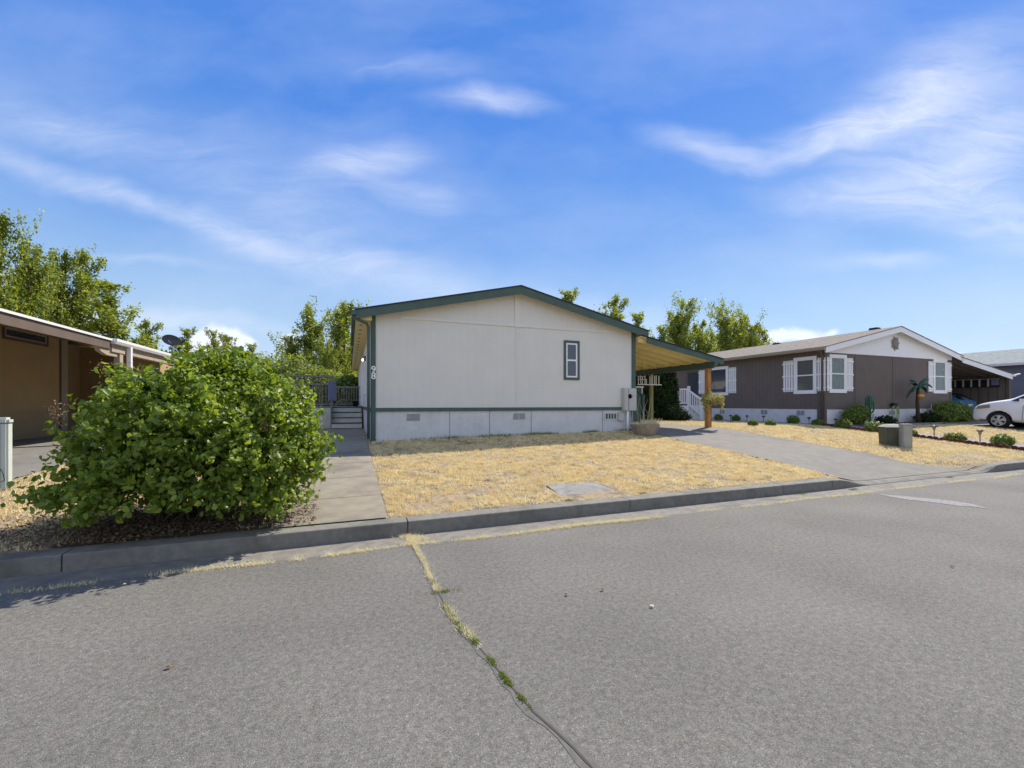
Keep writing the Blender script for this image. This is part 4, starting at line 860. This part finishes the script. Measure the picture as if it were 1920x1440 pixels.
# --- tan house at left: long side facing the walkway
th = thing('tan_house', 'tan and brown manufactured house at the left edge', 'house', (-13, 17, .5))
tX = -8.7
MB().box(-16.5, 9.0, 1.3, tX, 18.05, 3.78).box(-16.5, 18.05, 1.3, -10.1, 22.2, 3.78).box(-16.5, 22.2, 1.3, tX, 30, 3.78).build('wall', M['tan_siding'], th)
MB().box(-16.5, 9.0, .2, tX-.01, 18.04, 1.3).box(-16.5, 18.05, .2, -10.11, 22.2, 1.3).box(-16.5, 22.2, .2, tX-.01, 30, 1.3).build('skirting', M['tan_skirt'], th)
MB().prism([(-8.5, 3.86), (-12.6, 4.85), (-17.1, 3.80), (-17.1, 3.76), (-12.6, 4.80), (-8.5, 3.81)], 'y', 8.6, 30.3).build('roof', M['shingle_tan'], th)
LX = -5.42; zl_ = lambda x: 3.07+(LX-x)*.205
tr2 = MB().prism([(LX, zl_(LX)), (-8.75, zl_(-8.75)), (-8.75, zl_(-8.75)-.04), (LX, zl_(LX)-.04)], 'y', 8.6, 26).build('carport_roof', M['shingle_tan'], th)
MB().box(LX-.03, 8.6, zl_(LX)-.235, LX, 13.2, zl_(LX)-.03).build('fascia', M['dark_brown'], tr2)
MB().box(LX, 8.6, zl_(LX)-.035, LX+.035, 13.2, zl_(LX)+.012).build('drip_edge', M['metal_white'], tr2)
MB().prism([(LX, 3.095), (LX+.12, 3.095), (LX+.12, 3.03), (LX+.09, 2.97), (LX, 2.97)], 'y', 13.2, 26.1).build('gutter', M['metal_white'], tr2)
MB().box(LX-.14, 13.25, 2.78, LX-.0, 26, 2.97).build('beam', M['tan_trim'], tr2)
MB().prism([(13.25, 2.96), (12.55, 2.96), (12.85, 2.74), (13.1, 2.68), (13.6, 2.68), (13.6, 2.78), (13.25, 2.78)], 'x', LX-.14, LX-.04).build('bracket', M['tan_trim'], tr2)
for y_ in (13.8, 19.5, 25): MB().box(LX-.14, y_-.12, .45, LX-.02, y_+.05, 2.78).build('post', M['tan_trim'], tr2)
MB().box(LX+.01, 13.95, .5, LX+.10, 14.05, 2.98).build('downpipe', M['metal_white'], tr2)
for i in range(13): MB().prism([(LX-.04, zl_(LX)-.05), (tX, zl_(tX)-.05), (tX, zl_(tX)-.17), (LX-.04, zl_(LX)-.15)], 'y', 9+i*1.25, 9.06+i*1.25).build('rafter', M['tan_siding'], tr2)
MB().box(tX, 18.0, .5, tX+.03, 18.06, 3.62).build('corner_joint_strip', M['dark_brown'], th)  # dark strip along the wall's corner joint
MB().box(tX-.3, 18.07, .5, tX+.0, 18.45, 3.62).build('corner_board', M['tan_trim'], th)
window(th, 'x', 15.65, 17.35, 3.32, 3.58, tX, M['dark_brown'], .07, M['tan_trim'], M['glass'], split=False, proud=-.03)
window(th, 'x', 19.6, 21.2, 1.45, 3.35, -10.1, M['dark_brown'], .07, M['dark_brown'], M['glass'], split=False, proud=-.03, name='door')
MB().prism([(14.1, 3.6), (14.9, 3.6), (14.9, 3.25), (14.4, 3.2)], 'x', tX, tX+.18).build('bracket', M['tan_siding'], th)
# satellite dish
dc = PY(322, 638, 17.8); ds = thing('satellite_dish', 'dark grey satellite dish on the tan house roof edge', 'satellite dish', (dc.x, 17.8, 3.1))
d_ = MB(); n_ = 28; vs = []; 
for j in range(7):
    rr = j/6
    for i in range(n_):
        a_ = 2*math.pi*i/n_; vs.append((math.cos(a_)*rr*.28, .05-.07*rr*rr-.0, math.sin(a_)*rr*.18))
mtx = Matrix.Rotation(R_(16), 3, 'Y')
vs = [tuple(mtx @ Vector(p)+Vector((0, 0, dc.z-3.1))) for p in vs]
d_.add(vs, [(j*n_+i, j*n_+(i+1) % n_, (j+1)*n_+(i+1) % n_, (j+1)*n_+i) for j in range(6) for i in range(n_)])
vs2 = [(x, y+.02, z) for x, y, z in vs]; d_.add(vs2, [(j*n_+i, j*n_+(i+1) % n_, (j+1)*n_+(i+1) % n_, (j+1)*n_+i) for j in range(6) for i in range(n_)])
d_.build('reflector', M['dish'], ds, local=True, smooth=True)
MB().tube([(0, .06, dc.z-3.12), (.0, .12, dc.z-3.25), (0, .14, -.1)], .022, 8).tube([(0, .0, dc.z-3.24), (0, -.28, dc.z-3.15)], .012, 6).build('mast', M['galv'], ds, local=True)
# ------------------------------------------------------------------ street boxes
p = PG(-7, 919); pd = thing('utility_pedestal', 'pale green utility pedestal at the left edge beside the driveway', 'utility box', (p.x, p.y, p.z), R_(14))
MB().box(-.13, -.09, 0, .13, .09, .93).build('body', M['ped_green'], pd, local=True, bevel=.02)
MB().box(-.14, -.10, .90, .14, .10, 1.0).build('cap', M['ped_green'], pd, local=True, bevel=.03)
MB().box(.05, -.098, .04, .058, -.088, .9).build('seam', M['slot'], pd, local=True)
MB().tube([(.06, -.1, .3), (.1, -.14, .24), (.11, -.13, .14), (.07, -.1, .12)], .005, 5).build('wire', M['black'], pd, local=True)
p = PG(1672, 836); bx_ = thing('transformer_box', 'dark green utility box with a yellow sticker on dry grass', 'utility box', tuple(p), R_(-32))
MB().prism([(-.20, 0), (.20, 0), (.225, .52), (-.225, .52)], 'y', -.2, .2).build('body', M['box_green'], bx_, local=True, bevel=.015)
MB().add([(-.245, -.225, .52), (.245, -.225, .52), (.245, .225, .52), (-.245, .225, .52), (-.14, -.12, .60), (.14, -.12, .60), (.14, .12, .60), (-.14, .12, .60)], [(0,1,5,4),(1,2,6,5),(2,3,7,6),(3,0,4,7),(4,5,6,7),(0,3,2,1)]).build('lid', M['ped_grey'], bx_, local=True, bevel=.01)
MB().box(.06, -.215, .42, .21, -.202, .49).build('sticker', M['yellow'], bx_, local=True)
p = PG(1698, 841); bx_ = thing('utility_pedestal', 'slim grey utility pedestal standing right of the dark green box', 'utility box', tuple(p), R_(-38))
MB().box(-.115, -.09, 0, .115, .09, .64).build('body', M['ped_grey'], bx_, local=True, bevel=.02)
MB().box(-.122, -.097, .62, .122, .097, .66).build('cap', M['ped_grey'], bx_, local=True, bevel=.015)
MB().box(-.08, -.096, .06, .08, -.088, .58).build('door', M['ped_grey'], bx_, local=True)
# planter by the corner
p = PG(1219, 818.5); p = Vector((p.x, p.y+.25, float(G(p.x, p.y+.25)))); pl = thing('stone_planter', 'squat stone planter with dry grass at the house corner', 'planter', tuple(p))
MB().lathe([(.30, 0), (.39, .20), (.43, .29), (.43, .33), (.37, .33), (.34, .27), (.001, .26)], (0, 0, 0), 9).build('bowl', M['stone'], pl, local=True, bevel=.012)
r = np.random.RandomState(3); n = 900; a_ = r.uniform(0, 6.28, n); rr = np.sqrt(r.uniform(0, 1, n))*.33; hh = r.uniform(.05, .17, n)*(1+.7*(np.cos(a_) > .2))
b0 = np.stack([np.cos(a_)*rr, np.sin(a_)*rr, a_*0+.27], 1); tt = b0+np.stack([np.cos(a_)*hh*.7+r.normal(0, .04, n), np.sin(a_)*hh*.6, hh*.9], 1); e_ = np.stack([r.normal(0, .007, n), r.normal(0, .007, n), 0*a_], 1)
o = npmesh('dry_grass', np.stack([b0-e_, b0+e_, tt], 1).reshape(-1, 3)+np.array(p), np.arange(3*n).reshape(-1, 3), M['weed'], pl)
st = MB()
for i in range(9):
    q = random.Random(i); x_, y_ = q.uniform(-.2, .3), q.uniform(-.15, .15); h_ = q.uniform(.4, 1.0); st.tube([(x_, y_, .27), (x_+q.uniform(-.1, .15), y_, .27+h_*.6), (x_+q.uniform(-.2, .3), y_, .27+h_)], [.004, .003, .002], 5)
st.build('dry_stalk', M['weed'], pl, local=True)
# hanging basket
hb = PY(1336, 752, 11.0); hk = thing('hanging_basket', 'coir hanging basket with yellow green foliage on the carport post', 'hanging basket', tuple(hb))
MB().lathe([(.05, -.16), (.17, -.10), (.24, .0), (.26, .06), (.23, .06), (.20, .0), (.001, -.02)], (0, 0, 0), 18).build('bowl', M['coir'], hk, local=True, smooth=True)
ch_ = MB()
for a_ in (0, 2.1, 4.2): ch_.tube([(math.cos(a_)*.25, math.sin(a_)*.25, .05), (0, 0, .75)], .006, 4)
ch_.tube([(0, 0, .75), (0, .06, .95), (0, .22, 1.03)], .008, 5); ch_.build('chain', M['black'], hk, local=True)
n = 1500; a_ = r.uniform(0, 6.28, n); rr = r.uniform(.12, .37, n); c = np.stack([np.cos(a_)*rr, np.sin(a_)*rr, .08+.07*r.normal(0, 1, n)-.22*np.maximum(0, rr-.27)*6*r.uniform(0, 1, n)], 1)
for k_ in range(4):
    x_, y_ = [(-.28, -.1), (.3, -.1), (-.32, .0), (.0, .1)][k_]; m_ = 90; zz = -r.uniform(0, .36, m_) if k_ < 3 else r.uniform(0, .34, m_)
    c = np.concatenate([c, np.stack([x_+r.normal(0, .02, m_)+zz*.1*(-1)**k_, y_+r.normal(0, .02, m_), zz+.05], 1)])
v, f = leaves(c+np.array(hb), c, .055, 3, 'q'); npmesh('foliage', v, f, M['leaf_dry'], hk)
# ------------------------------------------------------------------ garden of the brown house
_PG = PG
def PG(u, v):
    p = _PG(u, v)
    if p.x > 18.3 and p.y > 11.5: p = PY(u, v, 11.55); p.z = float(G(p.x, p.y))
    return p
def ball(u, v, rpx, lab, mt='leaf_box', kz=.8, group='clipped round shrubs in the garden border'):
    p = PG(u, v); d = p.x*sa+p.y*ca; rr = rpx*d/FPX; sd = int(u)
    return shrub('round_shrub', lab, 'shrub', tuple(p), [(p.x, p.y, p.z+rr*kz*.8, rr, rr, rr*kz), (p.x+rr*.15, p.y, p.z+rr*kz*.6, rr*.9, rr*.9, rr*kz*.7)], 1500, .055, mt, sd, group, .7)
B = [(1347, 788, 7, 'small round shrub nearest the white porch steps', .9),(1380, 789.5, 7, 'small round shrub left of the first path light', .9), (1411.5, 790, 8, 'low round shrub between the second and third vents of the brown house', .8), (1444.5, 791.5, 8.5, 'flattish round shrub below the middle side vent', .7),
     (1487, 794.5, 10, 'round shrub under the side window of the brown house', .9), (1532.5, 798, 9.5, 'low round shrub close to the brown downpipe', .7), (1581, 803.5, 12.5, 'bright round shrub in front of the house corner', .8), (1637, 810, 13.5, 'bright round shrub left of the green utility box', .8),
     (1707, 819, 10, 'round shrub half hidden behind the grey pedestal', .8), (1790, 827.5, 15, 'ragged low shrub between the two bare path lights', .6), (1879.5, 835.5, 15.5, 'rounded low shrub nearest the right edge', .75)]
for (u, v, rp, lab, kz) in B: ball(u, v, rp, lab, kz=kz)
p = PG(1607, 792); shrub('garden_bush', 'large bright green bush beside the cactus ornament', 'bush', tuple(p), [(p.x-.1, p.y, p.z+.42, .56, .45, .42), (p.x+.25, p.y+.1, p.z+.40, .45, .4, .36), (p.x-.3, p.y, p.z+.3, .4, .35, .28)], 3000, .07, 'leaf_box', 61)
p = PG(1785, 789); shrub('garden_bush', 'wide green bush in front of the brown carport opening', 'bush', tuple(p), [(p.x-.5, p.y, p.z+.5, .75, .6, .5), (p.x+.3, p.y, p.z+.45, .8, .6, .52), (p.x+.9, p.y, p.z+.3, .55, .5, .4), (p.x-1.0, p.y-.1, p.z+.25, .55, .5, .32)], 6000, .08, 'leaf_box', 62)
p = PG(1735, 790); shrub('garden_bush', 'dark low bush at the foot of the palm ornament', 'bush', tuple(p), [(p.x, p.y, p.z+.22, .55, .4, .26), (p.x+.4, p.y, p.z+.2, .4, .4, .2)], 1500, .08, 'leaf_dark', 63)
p = PG(1661, 793); shrub('garden_bush', 'dark spiky low bush left of the coiled hose', 'bush', tuple(p), [(p.x, p.y, p.z+.15, .42, .35, .2), (p.x-.2, p.y, p.z+.12, .3, .3, .15)], 900, .09, 'leaf_dark', 64)
def light(u, v, lab, h=.38):
    p = PG(u, v); o = thing('path_light', lab, 'garden light', tuple(p), 0, 'solar path lights')
    MB().tube([(0, 0, 0), (0, 0, h*.6)], .012, 6).build('stake', M['black'], o, local=True)
    MB().lathe([(.022, h*.58), (.055, h*.82), (.055, h*.84)], (0, 0, 0), 8).build('lens', M['amber'], o, local=True)
    MB().lathe([(.075, h*.84), (.08, h*.9), (.03, h*.97), (.001, h)], (0, 0, 0), 10).build('cap', M['black'], o, local=True)
for (u, v, lab) in [(1370, 790, 'small black path light nearest the carport post'), (1400.5, 791, 'small black path light second from the carport post'), (1431.5, 792, 'small black path light below the middle side vent'), (1517, 796.5, 'black path light left of the brown downpipe'), (1567, 800, 'black path light left of the bright corner shrub'), (1751.5, 822, 'tall path light on the gravel strip, nearer the grey pedestal'), (1837.5, 831.5, 'tall path light on the gravel strip, nearer the right edge')]: light(u, v, lab, .44 if u > 1700 else .32)
# scalloped edging
eg = MB(); pts = [(17.12, 12.2), (17.12, 9.2), (17.12, 5.4)]
i = 0; y_ = 11.4
while y_ > 5.25:
    n_ = 7; x_ = 17.12+.02*math.sin(i*3.1); zg = float(G(x_, y_)); r_ = .075
    poly = [(y_-r_, zg-.05), (y_+r_, zg-.05)]+[(y_+math.cos(t_)*r_, zg+.055+math.sin(t_)*r_*.9) for t_ in [math.pi*k_/n_ for k_ in range(n_+1)]]
    eg.prism(poly, 'x', x_-.022, x_+.022); y_ -= .153; i += 1
tag(eg.build('scalloped_edging', M['terracotta'], loc=(17.12, 8.5, .4)), 'dark red scalloped edging bordering the dry lawn', 'garden edging')
# cactus
p = PG(1631, 793); cc = thing('cactus_ornament', 'green painted metal cactus against the brown wall', 'garden ornament', tuple(p))
cm = MB().tube([(0, 0, 0), (0, 0, 1.12), (0, 0, 1.2)], [.048, .05, .02], 10)
for sx, z0_, w_, h_ in ((-1, .62, .28, 1.14), (1, .50, .27, .98), (-1, .78, .15, 1.24), (1, .72, .14, 1.16)): cm.tube([(0, 0, z0_-.06), (sx*w_*.7, 0, z0_), (sx*w_, 0, z0_+.14), (sx*w_, 0, h_-.04), (sx*w_*.97, 0, h_)], [.03, .032, .032, .03, .01], 8)
cm.build('cactus_body', M['cactus'], cc, local=True, smooth=True)
# palm ornament
p = PG(1722, 790); pm = thing('palm_ornament', 'metal palm tree ornament with orange fruit by the brown wall', 'garden ornament', tuple(p))
MB().tube([(0, 0, 0), (-.05, 0, .5), (-.08, 0, 1.0), (-.02, 0, 1.55)], [.10, .075, .065, .06], 10).build('palm_trunk', M['bark_brown'], pm, local=True, smooth=True)
for i_, (ax_, az_, ln_) in enumerate([(180, 20, .75), (200, -5, .7), (0, 32, 1.0), (12, -5, .95), (150, 45, .6), (-20, 10, .8), (160, -28, .7)]):
    A = Vector((math.cos(R_(ax_))*math.cos(R_(az_)), math.sin(R_(ax_))*.6, math.sin(R_(az_)))).normalized(); side = A.cross(Vector((0, 0, 1))).normalized(); vs = []; K = 9
    for j in range(K):
        t = j/(K-1); c = Vector((-.02, 0, 1.56))+A*ln_*t+Vector((0, 0, .28*math.sin(t*2.2)-.35*t*t)); w_ = .12*math.sin(math.pi*min(1, t*.9+.08))+.01
        w_ *= .75
        vs += [c+side*w_-Vector((0, 0, w_*.7)), c+Vector((0, 0, .01)), c-side*w_-Vector((0, 0, w_*.7))]
    MB().add(vs, [(3*j+k_, 3*j+k_+1, 3*j+k_+4, 3*j+k_+3) for j in range(K-1) for k_ in (0, 1)]).build('frond', M['palm'], pm, local=True)
for dx_ in (-.09, .08, .0):
    MB().lathe([(.01, -.09), (.07, -.05), (.09, 0), (.07, .05), (.01, .09)], (dx_+.03, -.08, 1.22), 12).build('fruit', M['orange'], pm, local=True, smooth=True)
# hose on a hanger
p = PG(1696, 792); hs = thing('garden_hose', 'pale green coiled garden hose hanging at the wall foot', 'hose', (p.x, bY0-.12, p.z)); hm = MB()
for k_ in range(4):
    pts = [(math.cos(t_)*(.19+.02*k_), -.02*k_, .42+math.sin(t_)*(.38+.015*k_)) for t_ in [i_*math.pi/12 for i_ in range(25)]]; hm.tube(pts, .014, 6)
hm.build('coil', M['hose'], hs, local=True, smooth=True)
MB().box(-.14, -.1, .74, .14, .1, .90).build('reel_bracket', M['black'], hs, local=True, bevel=.03)
# flamingo-like garden stake is just a bluish glass ball on a rod
p = PG(1745, 792); gb = thing('gazing_globe', 'small pale blue glass globe on a thin rod beside the palm', 'garden ornament', tuple(p))
MB().tube([(0, 0, 0), (0, 0, .45), (.05, 0, .85)], .012, 6).build('rod', M['galv'], gb, local=True); MB().lathe([(.01, -.1), (.07, -.07), (.1, 0), (.07, .07), (.01, .1)], (0, -.02, .5), 14).build('globe', M['dish'], gb, local=True, smooth=True)
MB
# concrete step edge at the bed
tag(MB().box(20.9, 10.7, .55, 24.2, 10.82, .68).build('bed_kerb', M['slab'], loc=(22.5, 10.76, .55)), 'low pale kerb along the soil bed of the brown house', 'kerb')
# tall hedge by the porch steps
for i_, (u, v, w_, h_, lab) in enumerate([(1254, 788, .85, 2.75, 'tall dark conical evergreen beside the white porch steps'), (1243, 788, .95, 2.9, 'tall dark evergreen left of the one at the porch steps'), (1215, 791, .9, 2.7, 'tall dark evergreen seen past the second carport post'), (1198, 791, .9, 2.6, 'tall dark evergreen nearest the white house corner')]):
    x_ = PY(u, v, 17.3).x; g_ = float(G(x_, 17.3)); shrub('evergreen', lab, 'tree', (x_, 17.3+.2*i_, g_), [(x_, 17.3+.2*i_, g_+h_*.25, w_*.62, w_*.5, h_*.3), (x_, 17.3+.2*i_, g_+h_*.55, w_*.55, w_*.5, h_*.4), (x_, 17.3+.2*i_, g_+h_*.8, w_*.36, w_*.35, h_*.22)], 6000, .12, 'leaf_dark', 70+i_, 'dark evergreens beside the brown house', .55)
p = PY(1262, 785, 16.6); g_ = float(G(p.x, 16.6)); shrub('evergreen', 'low dark spreading evergreen at the foot of the porch steps', 'shrub', (p.x, 16.6, g_), [(p.x, 16.6, g_+.35, .7, .5, .45), (p.x+.5, 16.6, g_+.2, .5, .4, .28)], 2500, .1, 'leaf_dark', 80)
# ------------------------------------------------------------------ vehicles
def car(name, label, st, paint, axles, wr, glass, loc, rx=0, rz=0, half=.8, details=None):
    root = thing(name, label, 'car', loc); root.rotation_euler = (rx, 0, rz)
    vs = []; K = 8
    for (y, zb, zl, zt_, w, wt) in st:
        ring = [(w*.86, zb), (w*.985, zb+.10), (w, zb*.45+zl*.55), (w*.975, zl-.02), (w*.93*.6+wt*.4 if zt_-zl > .2 else w*.90, zl+.04 if zt_-zl > .2 else (zl+zt_)/2), (wt, zt_-.07 if zt_-zl > .2 else zt_-.02), (wt*.82, zt_-.01), (wt*.3, zt_+.015)]
        full = [(x, z) for x, z in ring]+[(-x, z) for x, z in reversed(ring)]
        vs += [(x, y, z) for x, z in full]
    n_ = 2*K; m_ = len(st)
    fs = [(i*n_+k, i*n_+(k+1) % n_, (i+1)*n_+(k+1) % n_, (i+1)*n_+k) for i in range(m_-1) for k in range(n_)]+[tuple(range(n_)), tuple(range((m_-1)*n_, m_*n_))]
    body = MB().add(vs, fs).build('body', paint, root, local=True, smooth=True)
    md = body.modifiers.new('s', 'SUBSURF'); md.levels = md.render_levels = 2
    cuts = []
    for ya in axles:
        c = MB().lathe([(wr*1.2, -1.3), (wr*1.2, 1.3)], (0, ya, wr), 32, 'x').build('cut', M['black'], None, local=True); c.parent = root; cuts.append(c)
        b = body.modifiers.new('b', 'BOOLEAN'); b.object = c; b.operation = 'DIFFERENCE'; b.solver = 'EXACT'
    bpy.context.view_layer.update(); me = bpy.data.meshes.new_from_object(body.evaluated_get(bpy.context.evaluated_depsgraph_get()))
    body.modifiers.clear(); body.data = me; me.materials.clear(); me.materials.append(paint)
    for c in cuts: bpy.data.objects.remove(c)
    MB().box(-half*.86, st[0][0]+.3, .28, half*.86, st[-1][0]-.3, .55).build('underbody', M['black'], root, local=True)
    for ya in axles:
        for sx in (-1, 1):
            w = MB().lathe([(wr*.62, -.09), (wr*.93, -.10), (wr, -.07), (wr, .07), (wr*.93, .10), (wr*.62, .09)], (sx*(half-.12), ya, wr), 32, 'x').build('wheel', M['tyre'], root, local=True, smooth=True)
            rm = MB().lathe([(wr*.66, -.02), (wr*.66, .02)], (sx*(half-.04), ya, wr), 24, 'x').build('rim_well', M['black'], w, local=True)
            sp = MB()
            for k in range(5):
                a_ = 2*math.pi*k/5+.3
                for da in (-.22, .22):
                    sp.beam((sx*(half-.012), ya+math.cos(a_)*.05, wr+math.sin(a_)*.05), (sx*(half-.02), ya+math.cos(a_+da)*wr*.62, wr+math.sin(a_+da)*wr*.62), .03, .05)
                sp.beam((sx*(half-.012), ya, wr), (sx*(half-.02), ya+math.cos(a_)*wr*.6, wr+math.sin(a_)*wr*.6), .03, .085)
            ring_ = [(sx*(half-.02), ya+math.cos(t_)*wr*.63, wr+math.sin(t_)*wr*.63) for t_ in [i_*math.pi/16 for i_ in range(33)]]
            sp.tube(ring_, .02, 6).lathe([(.06, -.012), (.05, .014)], (sx*(half-.006), ya, wr), 12, 'x'); sp.build('rim', M['alloy'], w, local=True)
    for (nm, pts, mt_) in glass:
        for sx in ((-1, 1) if nm != 'windscreen' and nm != 'rear_window' and nm != 'plate' and nm != 'grille' else (1,)):
            m2 = MB(); n3 = len(pts); P3 = [Vector((p[0]*sx, p[1], p[2])) for p in pts]; nn_ = (P3[1]-P3[0]).cross(P3[2]-P3[1]).normalized()*.006
            m2.add([p+nn_ for p in P3]+[p-nn_ for p in P3], [tuple(range(n3)), tuple(range(2*n3-1, n3-1, -1))]+[(i, (i+1) % n3, (i+1) % n3+n3, i+n3) for i in range(n3)])
            m2.build(nm, mt_, root, local=True)
    return root
st_van = [(-2.5,.42,.9,.98,.80,.7),(-2.47,.32,1.06,1.60,.93,.62),(-2.3,.27,1.12,1.74,.98,.74),(-1.0,.25,1.11,1.79,1.0,.78),(-.2,.25,1.09,1.77,1.0,.77),(.35,.25,1.12,1.80,1.0,.78),(.9,.25,1.13,1.64,1.0,.80),(1.36,.25,1.13,1.34,1.0,.82),(1.48,.25,1.11,1.24,1.0,.84),(2.0,.25,1.03,1.13,.97,.80),(2.38,.24,.93,1.02,.91,.72),(2.58,.24,.78,.86,.82,.62),(2.62,.30,.50,.55,.66,.5)]
sl_gz = math.atan(.063)
vloc = (26.3, 7.72, float(G(26.3, 7.72))+.01)
car('minivan', 'white minivan parked on the driveway at the right edge', st_van, M['van_white'], (1.70, -1.38), .335,
    [('side_window', [(.990, 1.38, 1.165), (.985, .0, 1.17), (.82, -.05, 1.70), (.82, .40, 1.68), (.875, .92, 1.50)], M['car_glass']),
     ('side_window', [(.975, -.05, 1.12), (.975, -1.1, 1.14), (.80, -1.1, 1.70), (.80, -.2, 1.69)], M['car_glass']),
     ('side_window', [(.975, -1.2, 1.14), (.955, -2.25, 1.16), (.78, -2.2, 1.66), (.80, -1.2, 1.70)], M['car_glass']),
     ('windscreen', [(.70, 1.30, 1.38), (-.70, 1.30, 1.38), (-.64, .42, 1.79), (.64, .42, 1.79)], M['car_glass']),
     ('headlight', [(.89, 2.40, .90), (.955, 2.0, .98), (.965, 2.0, .84), (.91, 2.42, .76)], M['amber']),
     ('door_seam', [(1.006, 1.02, .40), (1.006, 1.03, .40), (1.002, 1.03, 1.02), (1.002, 1.02, 1.02)], M['slot']),
     ('door_seam', [(1.006, -.08, .40), (1.006, -.07, .40), (1.0, -.07, 1.06), (1.0, -.08, 1.06)], M['slot']),
     ('mirror', [(1.10, .95, 1.13), (1.10, 1.12, 1.12), (1.10, 1.12, 1.27), (1.10, .95, 1.28)], M['van_white'])], vloc, rx=sl_gz, half=1.0)
st_b = [(-2.1,.35,.75,.82,.72,.6),(-2.06,.26,.95,1.0,.82,.62),(-1.95,.24,1.0,1.12,.86,.60),(-1.4,.22,.98,1.44,.88,.60),(-.4,.2,.95,1.48,.89,.60),(.3,.2,.93,1.38,.89,.58),(1.05,.2,.90,.98,.88,.68),(1.7,.2,.80,.86,.85,.66),(2.0,.22,.62,.68,.72,.52),(2.05,.3,.5,.52,.6,.45)]
car('hatchback', 'light blue hatchback parked inside the brown house carport', st_b, M['car_blue'], (1.3, -1.3), .31,
    [('rear_window', [(-.62, -1.98, 1.08), (.62, -1.98, 1.08), (.54, -1.46, 1.44), (-.54, -1.46, 1.44)], M['car_glass']),
     ('side_window', [(.875, 1.0, .97), (.87, -1.6, 1.02), (.63, -1.3, 1.40), (.63, .3, 1.36)], M['car_glass']),
     ('tail_light', [(.64, -2.06, .93), (.80, -2.02, .93), (.80, -2.0, .76), (.64, -2.07, .76)], M['red']),
     ('windscreen', [(.60, 1.0, .98), (-.60, 1.0, .98), (-.52, .3, 1.38), (.52, .3, 1.38)], M['car_glass']),
     ('plate', [(-.24, -2.095, .70), (.24, -2.095, .70), (.24, -2.095, .83), (-.24, -2.095, .83)], M['white'])], (31.85, 15.0, float(G(31, 15))+.01), half=.88)
S.render.resolution_x = 1024; S.render.resolution_y = 768
